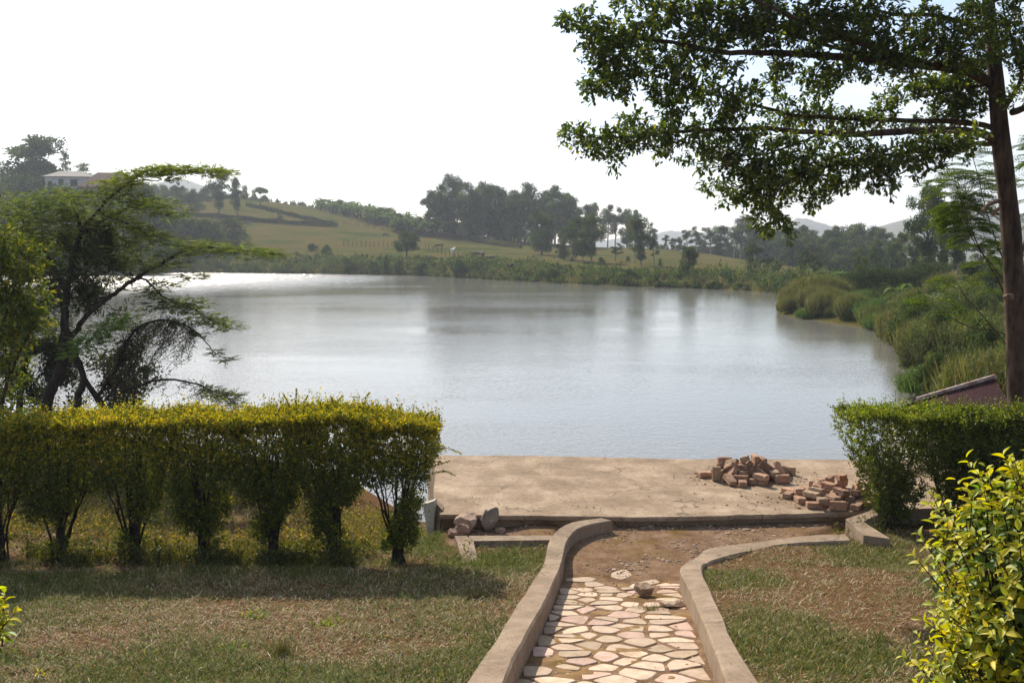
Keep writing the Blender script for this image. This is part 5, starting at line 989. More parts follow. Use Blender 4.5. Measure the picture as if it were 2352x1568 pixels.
# ------------------------------------------------------------------ far trees: a few kinds, then copies
EUC = [(.034, .060, .017), (.052, .082, .023), (.085, .11, .030)]; GRN = [(.034, .058, .012), (.055, .082, .016), (.09, .115, .024)]
def far_tree(name, kind, seed, cols=EUC):
    """unit: 10 m tall, origin at foot"""
    rs = np.random.RandomState(seed); root = empty(name); tr = MB(); cr = MB(); cl = []
    lean = rs.normal(0, .25, 2); ax = lambda t: np.array([lean[0] * t * t * 1.5, lean[1] * t * t, 10 * t * .95])
    if kind in ('euc', 'euc_open'):
        tr.tube([ax(t) - [0, 0, .3 * (t == 0)] for t in np.linspace(0, 1, 8)], np.linspace(.16, .03, 8), 7)
        n_ = 30 if kind == 'euc' else 17
        for k in range(n_):
            t = rs.uniform(.22, 1.0) if kind == 'euc' else rs.uniform(.42, 1.0); w_ = 1.8 * math.sin(math.pi * min(1, .18 + .85 * (1 - t) * 1.3)) + .25
            a = rs.uniform(0, 6.28); r = rs.uniform(.1, 1) * w_; c = ax(t) + [r * math.cos(a), r * math.sin(a), rs.normal(0, .2)]; s = rs.uniform(.5, 1.0) * (1 if kind == 'euc' else .85); cl.append((c, (s, s, s * rs.uniform(.8, 1.2)))); tr.tube([ax(max(.15, t - .16)), c * .5 + ax(t) * .5 - [0, 0, .25], c], [.05, .03, .015], 4, cap=False)
        cl.append((ax(1.0), (.55, .55, .6)))
    elif kind == 'dense':
        tr.tube([ax(t) - [0, 0, .3 * (t == 0)] for t in np.linspace(0, .9, 6)], np.linspace(.2, .05, 6), 7)
        for k in range(30):
            t = rs.uniform(.10, .93); w_ = 1.9 * math.sin(math.pi * (.12 + .80 * (1 - t) ** .8)) ** .7; a = rs.uniform(0, 6.28); r = rs.uniform(.3, 1) * w_; cl.append((ax(t) + [r * math.cos(a), r * math.sin(a), 0], (rs.uniform(.6, .95),) * 3))
    elif kind == 'round':
        tr.tube([(0, 0, -.4), (.1, 0, 1.3), (.0, .1, 2.6)], [.42, .32, .28], 8)
        for k in range(34):
            a = rs.uniform(0, 6.28); zz = rs.uniform(0, 1); r = 4.6 * math.sqrt(max(0, 1 - (zz * 1.0 - .35) ** 2 * 1.9)) * rs.uniform(.4, 1); c = np.array([r * math.cos(a), r * math.sin(a), 2.9 + zz * 6.0]); cl.append((c, (rs.uniform(.9, 1.5),) * 3))
            if k % 3 == 0: tr.tube([(0, .1, 2.4), c * .5 + [0, 0, .8], c], [.16, .10, .04], 5, cap=False)
    elif kind == 'umbrella':
        tr.tube([(0, 0, -.4), (.2, 0, 3), (-.1, 0, 6)], [.4, .3, .22], 7)
        for k in range(22):
            a = rs.uniform(0, 6.28); r = rs.uniform(0, 1) ** .6 * 6; c = np.array([r * math.cos(a), r * math.sin(a) * .8, 8.6 - .035 * r * r * 1.6]); cl.append((c, (1.6, 1.6, .8))); 
            if k % 2 == 0: tr.tube([(0, 0, 5.5), c * .5 + [0, 0, 3.4], c], [.14, .1, .04], 5, cap=False)
    elif kind == 'cone':
        tr.tube([(0, 0, -.4), (0, 0, 9)], [.25, .05], 6)
        for k in range(30):
            t = rs.uniform(.08, .95); r = 2.7 * (1 - t) ** .7 * rs.uniform(.3, .9); a = rs.uniform(0, 6.28); cl.append((np.array([r * math.cos(a), r * math.sin(a), 10 * t]), (.8, .8, .9)))
    elif kind == 'layered':
        tr.tube([(0, 0, -.4), (0, 0, 10)], [.12, .03], 6)
        for k in range(24):
            t = .22 + .78 * k / 24; r = 2.2 * (1.12 - t) * rs.uniform(.6, 1.1); a = k * 2.4; e = np.array([r * math.cos(a), r * math.sin(a), 10 * t + .5]); tr.tube([(0, 0, 10 * t), e], [.04, .015], 4, cap=False); cl.append((e * .8 + [0, 0, 10 * t * .2], (.65, .65, .28)))
    elif kind == 'bush':
        for k in range(26):
            a = rs.uniform(0, 6.28); zz = rs.uniform(.1, 1); r = 5.6 * math.sqrt(max(0, 1.05 - zz ** 2)) * rs.uniform(.2, 1); c = np.array([r * math.cos(a), r * math.sin(a), zz * 8.2]); cl.append((c, (rs.uniform(1.1, 2.0),) * 3))
            if k % 3 == 0: tr.tube([(0, 0, -.3), c * .5, c], [.2, .12, .04], 5, cap=False)
    elif kind == 'scrub':
        for k in range(20):
            a = rs.uniform(0, 6.28); r = 6.5 * rs.rand() ** .6; hh = rs.uniform(2, 10) * (1 - .35 * r / 6.5); c = np.array([r * math.cos(a), r * math.sin(a), hh * .55]); cl.append((c, (rs.uniform(.9, 1.6), rs.uniform(.9, 1.6), hh * .5)))
            tr.tube([(c[0] * .6, c[1] * .6, -.3), (c[0] * .9, c[1] * .9, hh * .5), (c[0] * 1.15, c[1] * 1.15, hh)], [.14, .09, .03], 4, cap=False)
    PP, DD, NN, LL, CC = [], [], [], [], []
    big = {'round': 2.0, 'umbrella': 2.2, 'bush': 2.3, 'scrub': 2.0, 'cone': 1.25, 'layered': .8}.get(kind, 1.0)
    for c, r in cl:
        r = np.array(r, float); n_ = int(60 + 330 * r[0] * r[2] / big ** 2); u = rdir(rs, n_); k_ = rs.uniform(.35, 1.08, n_) ** .7 * (np.exp(rs.normal(0, .25, n_)) if kind == 'scrub' else 1)
        PP.append(c + u * k_[:, None] * r); DD.append(rdir(rs, n_) - [0, 0, .5 if kind.startswith('euc') else (-1.2 if kind == 'scrub' else .1)]); NN.append(u * .8 + rdir(rs, n_) + [0, 0, .3]); LL.append(rs.uniform(.16, .34, n_) * big ** .9)
        cc = mixcol(rs, 1, cols, [1] * len(cols), .12)[0]; CC.append(cc * np.exp(rs.normal(0, .22, (n_, 1))))
    L = np.concatenate(LL); leaves(cr, np.vstack(PP), np.vstack(DD), np.vstack(NN), L, L * .55, np.vstack(CC), LEAF4)
    tr.build('trunk', M['bark_pale'] if kind.startswith('euc') else M['bark'], root); cr.build('crown', M['leaf_far'], root); return root
used = {}
PROTO = {}
def proto(kind, v, cols=None):
    k = (kind, v)
    if k not in PROTO: PROTO[k] = far_tree({'euc': 'eucalyptus_tree', 'euc_open': 'eucalyptus_tree', 'dense': 'eucalyptus_tree', 'round': 'round_tree', 'umbrella': 'umbrella_tree', 'cone': 'cypress_tree', 'layered': 'layered_tree', 'bush': 'bush', 'scrub': 'scrub_bush'}[kind], kind, 100 + hash_(kind) + v, cols or ([(.065, .088, .024), (.105, .105, .042), (.045, .064, .018)] if kind == 'scrub' else EUC if kind in ('euc', 'euc_open', 'dense') else GRN))
    return PROTO[k]
def hash_(s): return sum(ord(c) * (i + 3) for i, c in enumerate(s)) % 97
_rz = random.Random(4)
def plant(kind, v, u, vtop, vbase, label, group=None, cat='tree', y=None, wide=1.0, height=None):
    if y is None: P = hit(u, vbase, tz, 40, 420)
    else:
        x = (u - CU) / F * y; P = np.array([x, y, tz(x, y)])
    x, yv = P[0], P[1]; z = tz(x, yv); zt_ = W(u, vtop, yv)[2]; h = (height or max(.6, zt_ - z)) / 10.0
    pr = proto(kind, v); key = (kind, v)
    if key not in used: o = pr; used[key] = 1; o.location = (x, yv, z - .05); o.rotation_euler = (0, 0, _rz.uniform(0, 6.28)); o.scale = (h * wide, h * wide, h)
    else: o = copy_tree(pr, (x, yv, z - .05), _rz.uniform(0, 6.28), (h * wide, h * wide, h))
    tag(o, label, cat, group); return o
# hilltop grove in the middle
gx = [(590, 200), (640, 160), (722, 92), (775, 140), (868, 133), (950, 145), (1035, 146), (1098, 152), (1165, 185), (1240, 146), (1300, 215), (1372, 205), (1440, 172), (1495, 225), (1545, 245), (1595, 318), (1650, 305), (1712, 290), (1800, 305), (1850, 318), (1932, 318), (1990, 340), (2110, 425)]
def nth(i): return ordn[i] if i < len(ordn) else f'{i + 1}th'
for i, (a, b_) in enumerate(gx):
    u, v = c2(a, b_); kind = 'euc_open' if i in (0, 1, 3, 9, 18, 19, 22) else ('dense' if i in (4, 6, 7, 8, 20) else 'euc')
    plant(kind, i % 3, u, v, 0, f'tall eucalyptus in the grove on the rise, {nth(i)} from the left along its crest', 'eucalyptus grove on the rise', y=268 + (i % 4) * 6 + (10 if i > 14 else 0), wide=[1.3, 1.15, 1.25][i % 3] if i < 15 else 1.15)
gx2 = [(625, 280), (690, 230), (830, 240), (905, 210), (985, 230), (1060, 235), (1130, 250), (1200, 270), (1290, 270), (1360, 330), (1420, 300), (1500, 330), (1400, 250)]
for i, (a, b_) in enumerate(gx2):
    u, v = c2(a, b_); plant('dense' if i % 2 else 'euc', (i + 1) % 3, u, v, 0, f'shorter dark eucalyptus inside the grove on the rise, {nth(i)} from the left', 'shorter trees within the grove on the rise', y=276 + (i % 3) * 7, wide=1.35)
S = [('dense', 1, (1352, 308), (1340, 645), 'full-crowned eucalyptus in front of the grove, with an ivy-ringed pale foot', 1.25), ('dense', 0, (1502, 436), (1505, 682), 'medium eucalyptus on the pasture, second of the row in front of the grove', 1.5),
     ('euc', 1, (1582, 385), (1575, 690), 'slim eucalyptus on the pasture, third of the row in front of the grove', 1.25), ('euc', 2, (1692, 366), (1690, 700), 'eucalyptus at the right end of the row in front of the grove', 1.3), ('euc', 0, (1632, 480), (1635, 706), 'short thick eucalyptus between two taller ones on the pasture', 1.5),
     ('euc', 1, (2030, 388), (2030, 722), 'broad-topped eucalyptus near the water at the middle of the far shore', 1.2), ('euc_open', 2, (1990, 480), (1990, 705), 'thin eucalyptus left of the broad-topped one', 1.1), ('euc_open', 0, (2120, 520), (2125, 722), 'thin young eucalyptus right of the broad-topped one', 1.1),
     ('euc_open', 1, (1855, 565), (1850, 690), 'bright bushy young tree between the pasture eucalyptus trees', 2.2), ('round', 0, (430, 478), (430, 668), 'lone round-crowned tree standing on the pasture above the far shore', 1.0), ('euc_open', 1, (1330, 580), (1332, 648), 'tiny leafy sapling at the foot of the full-crowned eucalyptus', 2.5)]
for k, v_, t_, b_, lab, wd_ in S:
    u, vt = c2(*t_); _, vb = c2(*b_); plant(k, v_, u, vt, vb, lab, wide=wd_)
plant('round', 1, *c2(1060, 305), c2(0, 520)[1], 'yellow-green broad tree at the foot of the grove on the rise', wide=.9)
plant('bush', 0, *c2(370, 358), c2(0, 490)[1], 'dark rounded bush between the banana plants and the pasture', cat='bush', wide=.9)
for i, (a, t_, b_, wd_, lab) in enumerate([(1762, 662, 712, 1.0, 'pale green rounded bush beside the water-side eucalyptus'), (2162, 668, 722, .6, 'small dark upright bush near the middle of the far bank'), (1205, 572, 604, .9, 'low bush on the pasture below the banana plants'), (1440, 650, 672, .5, 'small dark shrub on the pasture between eucalyptus trees'), (1280, 684, 702, .9, 'low dark shrub on the sunny pasture'),
                                      (1560, 660, 695, .8, 'small shrub under the slim eucalyptus'), (1452, 612, 640, .7, 'light green small bush on the pasture below the second eucalyptus'), (1940, 655, 690, .9, 'low shrub behind the water-side eucalyptus')]):
    u, vt = c2(a, t_); plant('bush', i % 3, u, vt, c2(0, b_)[1], lab, cat='bush', wide=wd_)
# right-hand groves: (x, top, base in the measured strip)
R1 = [(30, 450, 560), (75, 470, 560), (110, 458, 560), (160, 420, 565), (215, 398, 560), (255, 470, 565), (300, 405, 575), (345, 395, 575), (385, 470, 580), (440, 400, 590), (480, 325, 600), (520, 340, 600), (560, 400, 600), (600, 395, 605), (640, 400, 612), (690, 450, 620), (720, 420, 620)]
for i, (a, t_, b_) in enumerate(R1):
    u, vt = c3(a, t_); plant(['euc_open', 'euc', 'dense'][i % 3] if i not in (4, 10, 11) else 'euc_open', i % 3, u, vt, 0, f'eucalyptus in the tree line behind the right pasture, {nth(i)} from the left', 'tree line behind the right pasture', y=250 + (i % 3) * 12, wide=1.6)
for i, a in enumerate(range(-60, 760, 33)):
    u, vt = c3(a, 470 + (i * 37 % 38) + a * .06); plant('dense' if i % 2 else 'bush', i % 3, u, vt, 0, f'low dark tree filling the foot of the right tree line, {nth(i)} from the left', 'low trees at the foot of the right tree line', y=262 + (i % 3) * 9, wide=2.1 if i % 2 else 1.3)
R2 = [(760, 388), (800, 372), (850, 380), (905, 420), (960, 425), (1000, 405), (1045, 395), (1092, 374), (1150, 370), (1190, 380), (1225, 374), (1280, 384), (1330, 410), (1362, 450)]
for i, (a, t_) in enumerate(R2):
    u, vt = c3(a, t_); plant('dense' if i % 3 else 'euc', i % 3, u, vt, 0, f'tall tree in the dense dark grove right of the lake, {nth(i)} from the left', 'dense dark grove right of the lake', y=225 + (i % 3) * 8, wide=1.3)
for i in range(13):
    a = 770 + i * 48; u, vt = c3(a, 455 + (i * 53 % 50)); plant('dense' if i % 2 else 'euc', (i + 1) % 3, u, vt, 0, f'shorter tree in the front rank of the dense dark grove, {nth(i)} from the left', 'front rank of the dense dark grove', y=205 + (i % 3) * 5, wide=1.4)
for i in range(17):
    a = 740 + i * 38; u, vt = c3(a, 550 + (i * 29 % 50)); plant('bush' if i % 2 else 'euc', (i + 1) % 3, u, vt, 0, f'undergrowth tree at the base of the dense dark grove, {nth(i)} from the left', 'undergrowth trees at the base of the dense dark grove', y=200 + (i % 3) * 4, wide=1.5)
S = [('dense', 2, (550, 478), (548, 695), 'round-topped eucalyptus near the far bank, right of the pasture middle', 1.35), ('euc_open', 1, (650, 560), (655, 705), 'spindly eucalyptus leaning beside the round-topped one', 1.4), ('euc', 0, (690, 600), (695, 712), 'low leafy eucalyptus at the right end of the pasture bank', 1.7), ('cone', 0, (170, 500), (165, 665), 'broad pyramid-shaped tree on the right pasture near the bank', 1.6),
     ('euc', 1, (855, 540), (860, 735), 'narrow eucalyptus behind the reed clump, first on the left', 1.3), ('euc', 2, (935, 560), (930, 720), 'leafy eucalyptus behind the reed clump, next to the narrow one', 1.5), ('euc', 0, (1195, 530), (1200, 690), 'mid-height eucalyptus behind the pointed green tree', 1.3), ('euc_open', 2, (600, 600), (600, 700), 'young thin eucalyptus between two thicker ones on the right bank', 1.4)]
for k, v_, t_, b_, lab, wd_ in S:
    u, vt = c3(*t_); _, vb = c3(*b_); plant(k, v_, u, vt, vb, lab, y=130 + (b_[0] % 5) * 4, wide=wd_)
S = [('cone', 1, (1215, 575), 100, 'pointed bright green tree behind the dark clipped hedge', 1.15, 'tree'), ('euc', 0, (1300, 475), 150, 'tall eucalyptus right of the pointed green tree', 1.2, 'tree'), ('euc', 1, (1450, 435), 150, 'tall branching eucalyptus midway between the pointed tree and the tallest one', 1.2, 'tree'), ('euc_open', 0, (1375, 500), 140, 'open eucalyptus behind the right bank', 1.3, 'tree'),
     ('euc', 2, (1520, 440), 130, 'leafy eucalyptus just left of the tallest one', 1.15, 'tree'), ('euc', 1, (1605, 150), 95, 'tallest pale-trunked eucalyptus on the right bank', .9, 'tree'), ('euc', 2, (1700, 250), 98, 'pale-trunked eucalyptus behind the feathery sapling, left one', .85, 'tree'), ('euc', 0, (1790, 260), 92, 'pale-trunked eucalyptus behind the feathery sapling, right one', .85, 'tree')]
for k, v_, t_, y, lab, wd_, ct in S:
    u, vt = c3(*t_); plant(k, v_, u, vt, 0, lab, cat=ct, y=y, wide=wd_)
rs = np.random.RandomState(55)
for i in range(22):
    u = 2010 + i * 20; vt = 575 + 28 * math.sin(i * 1.9) + (i % 3) * 8; plant(['dense', 'euc', 'bush'][i % 3], i % 3, u, vt, 0, f'tree of the wooded slope behind the right bank, {nth(i)} from the left', 'wooded slope behind the right bank', y=115 + (i % 4) * 16, wide=1.4)
for i, (a, t_, y) in enumerate([(1900, 590, 60), (2050, 560, 75), (2000, 610, 55)]):
    u, vt = c3(a, t_); plant('dense', i, u, vt, 0, ['bushy tree left of the big trunk on the bank', 'bushy tree seen beside the big trunk, farther off', 'smaller bushy tree near the big trunk'][i], y=y, wide=1.4)
# left hillside
S = [('euc', 0, (225, 80), 250, 'tall twin-crowned dark tree beside the white house', 1.55), ('euc_open', 2, (270, 85), 252, 'right half of the tall dark tree cluster beside the white house', 1.6), ('layered', 0, (372, 172), 255, 'narrow tree with tiered branches right of the tall dark tree', .75), ('layered', 1, (462, 235), 262, 'bare spiky tree over the white house roof', 1.5),
     ('dense', 1, (8, 165), 250, 'tree crown at the far left frame edge on the skyline', 1.5), ('umbrella', 0, (1372, 343), 315, 'flat-topped umbrella tree on the left skyline', .8)]
for k, v_, t_, y, lab, wd_ in S: plant(k, v_, *c1(*t_), 0, lab, y=y, wide=wd_)
S = [('euc', 1, (1145, 252), (1138, 492), 'tall slender tree on the upper left pasture', 1.25), ('euc', 2, (1240, 298), (1226, 498), 'shorter slender tree beside the tall one on the upper left pasture', 1.2), ('euc_open', 1, (938, 318), (934, 468), 'faint thin tree on the upper left pasture, nearest the lakeside tree', 1.2), ('bush', 1, (1215, 500), (1215, 655), 'large dark tree-like bush on the left bank', .95), ('bush', 2, (1150, 545), (1150, 650), 'dark bush joined to the left side of the large one', 1.0),
     ('bush', 0, (1705, 648), (1705, 712), 'small round dark shrub on the left bank', .9), ('bush', 1, (1460, 480), (1460, 518), 'tiny bright bush between the pasture hedges', .9), ('bush', 2, (1630, 640), (1630, 680), 'low spreading bush left of the small round shrub', 1.4), ('euc_open', 0, (1405, 452), (1405, 498), 'tiny sapling in the upper left pasture', 1)]
for k, v_, t_, b_, lab, wd_ in S: plant(k, v_, *c1(*t_), c1(*b_)[1], lab, cat='bush' if k == 'bush' else 'tree', wide=wd_)
for i in range(16):
    a = 20 + i * 66; plant('bush' if i % 2 else 'dense', i % 3, *c1(a, [258, 300, 275, 262, 285, 330, 330, 340, 345, 330, 300, 296, 350, 350, 352, 360][i] + 12), 0, f'dark tree in the band below the houses on the left hillside, {nth(i)} from the left', 'dark band of trees on the left hillside', y=[238, 232, 240, 236, 226, 222, 218, 222, 216, 225, 262, 268, 300, 305, 302, 298][i], wide=1.3)
for i in range(13):
    a = 640 + i * 40; plant('bush', i % 3, *c1(a, 468 + 14 * math.sin(i * 2.1) + max(0, a - 860) * .22), 0, f'dark bush in the thicket on the left bank, {nth(i)} from the left', 'thicket on the left bank', y=[222, 226, 219][i % 3], wide=1.1)
for i in range(12):
    a = 820 + i * 52; plant('bush', (i + 1) % 3, *c1(a, 330 + (i * 31 % 14) + max(0, a - 900) * .11), 0, f'dark bush on the left skyline behind the slender trees, {nth(i)} from the left', 'bushes on the left skyline', y=345, wide=1.0)

plant('bush', 0, 128, 414, 0, 'dark bush in front of the left end of the white house', cat='bush', y=212, wide=.8); plant('bush', 1, 208, 420, 0, 'dark bush between the white house and the brown-roofed one', cat='bush', y=200, wide=.9); plant('dense', 1, 300, 405, 0, 'tree hiding the right side of the brown-roofed house', y=196, wide=1.3); plant('dense', 2, 345, 412, 0, 'dark tree right of the brown-roofed house', y=200, wide=1.2)
# banana plantation
def banana(seed):
    rs = np.random.RandomState(seed); root = empty('banana_plant'); st = MB(); b = MB(); st.tube([(0, 0, -.3), (.05, 0, 1.2), (.1, .05, 2.2)], [.14, .12, .08], 6)
    for k in range(14):
        a = k * 2.4 + rs.uniform(-.3, .3); L_ = rs.uniform(1.5, 2.3); hz = rs.uniform(.7, 2.2); r = np.linspace(0, 1, 7); up = rs.uniform(.5, 1.1); c = np.stack([np.cos(a) * r * L_ * .8, np.sin(a) * r * L_ * .8, hz + up * 1.35 * L_ * (r - r ** 2 * (1.15 - .25 * up))], -1)
        s = np.array([-math.sin(a), math.cos(a), 0]); wd_ = .30 * np.sin(np.pi * (.06 + .9 * r)) ** .6; V = np.stack([c + s * wd_[:, None] + [0, 0, .06], c, c - s * wd_[:, None] + [0, 0, .06]], 1).reshape(-1, 3); q = [(3 * i + j, 3 * i + j + 1, 3 * i + j + 4, 3 * i + j + 3) for i in range(6) for j in range(2)]
        b.add(V, q, np.array([.09, .14, .035]) * rs.uniform(.6, 1.3))
    st.build('stem', M['bark'], root); b.build('leaves', M['leaf_far'], root); return root
bp = [banana(i) for i in range(3)]; ub = [0, 0, 0]; rs = np.random.RandomState(6); cnt = 0
def put_banana(x, y, s, lab, grp):
    global cnt
    k = cnt % 3; cnt += 1; z = tz(x, y)
    if not ub[k]: ub[k] = 1; o = bp[k]; o.location = (x, y, z); o.scale = (s, s, s); o.rotation_euler = (0, 0, rs.uniform(0, 6))
    else: o = copy_tree(bp[k], (x, y, z), rs.uniform(0, 6.28), s)
    tag(o, lab, 'banana plant', grp)
def row_at(us, vs, n_, dy, lab, grp, s=(.9, 1.3)):
    for k in range(n_):
        u = rs.uniform(us[0], us[-1]); v = np.interp(u, us, vs); P = hit(u, v, tz, 60, 420); put_banana(P[0] + rs.normal(0, .5), P[1] + rs.uniform(*dy), rs.uniform(*s), lab, grp)
row_at([640, 700, 790, 860, 905], [462, 472, 496, 512, 522], 120, (-3, 22), 'banana plant in the plantation along the left ridge', 'banana plantation along the left ridge', (1.1, 1.6))
for i, u in enumerate(range(566, 990, 19)):
    plant('scrub', i % 3, u, np.interp(u, [560, 700, 790, 900, 990], [444, 458, 470, 488, 496]) + (i % 3) * 3, 0, f'leafy green clump on the crest behind the banana plants, {nth(i)} from the left', 'green clumps on the ridge crest', cat='bush', y=333, wide=1.1)
row_at([905, 960, 1010, 1040], [535, 541, 543, 546], 60, (-2, 26), 'banana plant in the plantation beside the small pasture house', 'banana plantation beside the pasture house', (1.2, 1.8))
row_at([1085, 1140, 1180, 1240], [548, 553, 558, 570], 40, (0, 22), 'banana plant below the eucalyptus grove', 'banana plants below the eucalyptus grove', (.9, 1.3))
for i, (u, v, y) in enumerate([(1900, 640, 82), (1925, 632, 84), (1885, 642, 84)]):
    x = (u - CU) / F * y; put_banana(x, y, [1.0, 1.15, .9][i], ['banana plant behind the reed clump, middle one', 'tallest banana plant behind the reed clump', 'leftmost banana plant behind the reed clump'][i], None)
put_banana((2068 - CU) / F * 62, 62, .72, 'young pale banana plant in front of the dark clipped hedge', None)
# hedgerows on the left pasture and the clipped hedge on the right
def hedgerow(L, h, wdt, n_, name, label, y=None, cols=None, leaf=.3):
    rs = np.random.RandomState(len(L) * 7 + n_ % 13); pts = [hit(u, v, tz, 40, 420) if y is None else np.array([(u - CU) / F * yy, yy, tz((u - CU) / F * yy, yy)]) for (u, v), yy in zip(L, y or [0] * len(L))]
    P = smooth_path(pts, 1.0); P[:, 2] = terrain(P[:, 0], P[:, 1]); b = MB(); k = rs.randint(0, len(P) - 1, n_); t = rs.rand(n_)[:, None]; Q = P[k] * (1 - t) + P[k + 1] * t
    o0 = P[0].copy(); hh = h * (1 + .12 * np.sin(k * .7)); Q = Q + np.stack([rs.uniform(-.5, .5, n_) * wdt, rs.uniform(-.5, .5, n_) * wdt, hh * rs.rand(n_) ** .7], -1) - o0
    leaves(b, Q, rdir(rs, n_), rdir(rs, n_) + [0, 0, .4], leaf * rs.uniform(.6, 1.2, n_), leaf * .6, mixcol(rs, n_, cols or [(.028, .045, .014), (.045, .065, .018)], [1, 1]), LEAF4)
    o = b.build(name, M['leaf_far'], origin=None); o.location = o0; tag(o, label, 'hedge'); return o
hedgerow([c1(940, 500), c1(1200, 517), c1(1450, 540), c1(1580, 548), c1(1762, 557)], 1.05, .9, 14000, 'hedge', 'long dark trimmed hedge crossing the upper left pasture')
hedgerow([c1(1290, 452), c1(1450, 484), c1(1600, 520), c1(1745, 548)], 1.0, .9, 9000, 'hedge', 'dark trimmed hedge slanting down to meet the long one')
hedgerow([c1(990, 418), c1(1050, 422), c1(1110, 425)], 1.8, 1.5, 3000, 'hedge', 'short dark hedge at the top of the left pasture')
hedgerow([(1938, 716), (1990, 716), (2040, 715), (2080, 712), (2150, 705)], 2.05, 1.8, 16000, 'hedge', 'dark clipped hedge in segments behind the reed clump', y=[78, 78, 80, 82, 86], leaf=.16)
hedgerow([c2(560, 520), c2(750, 535), c2(900, 556), c2(1060, 588), c2(1190, 600)], 1.1, 2.4, 9000, 'rough_hedge', 'rough brushy hedge between the banana plants and the pasture', cols=[(.06, .07, .03), (.08, .075, .035)])
# shoreline vegetation
def shoreveg():
    rs = np.random.RandomState(41); b = MB()
    S_ = np.array([(-170, 206), (-106, 214), (-75, 206), (-47, 196), (-28, 187), (-14, 176), (1.6, 150), (13.5, 132), (25.5, 121), (31, 108), (36, 100)], float)
    P = smooth_path(np.c_[S_, np.zeros(len(S_))], .8)[:, :2]; seg = np.gradient(P, axis=0); nrm = np.stack([seg[:, 1], -seg[:, 0]], -1) * -1; nrm /= np.linalg.norm(nrm, axis=1)[:, None]
    n_ = 2600; k = rs.randint(0, len(P), n_); off = rs.rand(n_) ** 1.5 * 15 - .6; C0 = P[k] + nrm[k] * off[:, None]
    prof = .35 + 1.5 * sstep(.3, .7, fbm(k * .16, off * .3, 3)); m_ = 34
    for i in range(n_):
        x, y = C0[i]; dist = y; s = rs.uniform(.5, 1.25) * prof[i] * .92 * (1.05 if off[i] < 5 else .5); z = tz(x, y); u = rdir(rs, m_); u[:, 2] = abs(u[:, 2])
        Q = np.array([x, y, max(z, 0) - .05]) + u * (rs.rand(m_) ** .4)[:, None] * [s * 1.1, s * 1.1, s * 1.7]
        c = np.array([(.075, .105, .020), (.05, .078, .016), (.12, .125, .035), (.028, .048, .012)][rs.choice(4)]); L_ = rs.uniform(.25, .6, m_)
        leaves(b, Q, rdir(rs, m_) + [0, 0, 1.0], rdir(rs, m_), L_, L_ * .4, c * np.exp(rs.normal(0, .2, (m_, 1))), LEAF4)
    tag(b.build('shore_vegetation', M['leaf_far']), 'continuous belt of reeds and scrub along the far shore', kind='stuff')
shoreveg()
for i, (a, t_, w__, lab) in enumerate([(290, 640, .35, 'thin dark shrub rising from the far shore below the round tree'), (375, 672, .8, 'small dark shrub right of the thin one on the far shore'), (800, 668, 1.2, 'big rounded reed-like bush on the far shore below the cows'), (210, 690, 1.3, 'rounded bush on the far shore left of the round tree'), (520, 690, 1.5, 'wide bush on the far shore right of the round tree'), (1420, 725, 1.5, 'wide low bush at the water on the far shore'), (1960, 740, 1.5, 'dark low bush at the water right of the middle'), (30, 660, 1.1, 'bushy clump at the water left of the round tree')]):
    u, vt = c2(a, t_); x_ = (u - CU) / F; ysh = np.interp(u, UC, YS) if False else None
    yy = 60.
    while poly_sd(LAKE, x_ * yy, yy) > 0 or poly_sd(LAKE, x_ * (yy + 1.5), yy + 1.5) < 0:
        yy += .5
        if yy > 300: break
    plant('bush', i % 3, u, vt, 0, lab, cat='bush', y=yy + 2.5, wide=w__)
# reed and grass clumps on the right bank
def reed_clump(seed, n_, R0, h, cols):
    rs = np.random.RandomState(seed); root = empty('reed_clump'); b = MB(); p = rdir(rs, n_) * (rs.rand(n_) ** .5)[:, None] * R0; p[:, 2] = 0; a = rdir(rs, n_) * .28 + np.c_[p[:, :2] * .22 / R0, np.ones(n_)]
    leaves(b, p, a, rdir(rs, n_), h * rs.uniform(.45, 1, n_) * (1 - .25 * (np.linalg.norm(p, axis=1) / R0) ** 2), .045, mixcol(rs, n_, cols, [1] * len(cols)), BLADE)
    m_ = n_ * 2; q = rdir(rs, m_) * (rs.rand(m_) ** .5)[:, None] * R0 * 1.15; q[:, 2] = rs.rand(m_) ** .8 * h * .85 * (1 - .45 * (np.linalg.norm(q[:, :2], axis=1) / R0 / 1.15) ** 2)
    leaves(b, q, rdir(rs, m_) + [0, 0, -.2], rdir(rs, m_) + [0, 0, .3], rs.uniform(.12, .4, m_), .03, mixcol(rs, m_, cols, [1] * len(cols)), LEAF4); b.build('blades', M['leaf'], root); return root
RC_ = [(.075, .09, .024), (.11, .11, .035), (.19, .145, .07), (.04, .058, .016)]
r0 = reed_clump(1, 2600, 1.6, 2.5, RC_); r1 = reed_clump(2, 1700, 1.3, 2.0, [(.085, .10, .03), (.13, .125, .048), (.055, .072, .022)]); r2 = reed_clump(3, 1500, 1.5, 1.3, [(.05, .09, .02), (.075, .115, .03)])
ru = [0, 0, 0]; rproto = [r0, r1, r2]
def put_reed(k, x, y, s, lab, grp, cat='reeds'):
    z = max(tz(x, y), 0) - .05
    if not ru[k]: ru[k] = 1; o = rproto[k]; o.location = (x, y, z); o.scale = (s, s, s)
    else: o = copy_tree(rproto[k], (x, y, z), _rz.uniform(0, 6.28), s)
    return tag(o, lab, cat, grp)
uy = lambda u, y: (u - CU) / F * y
for i, (u, y, s, k) in enumerate([(1828, 76, .95, 0), (1855, 77, 1.12, 0), (1885, 76, 1.18, 0), (1912, 75, 1.0, 0), (1870, 72.5, .9, 0), (1900, 71, .85, 0), (1932, 70, .8, 1)]):
    put_reed(k, uy(u, y), y, s * .84, f'tall reeds of the clump on the point in the lake, {nth(i)} tuft', 'reed clump on the point')
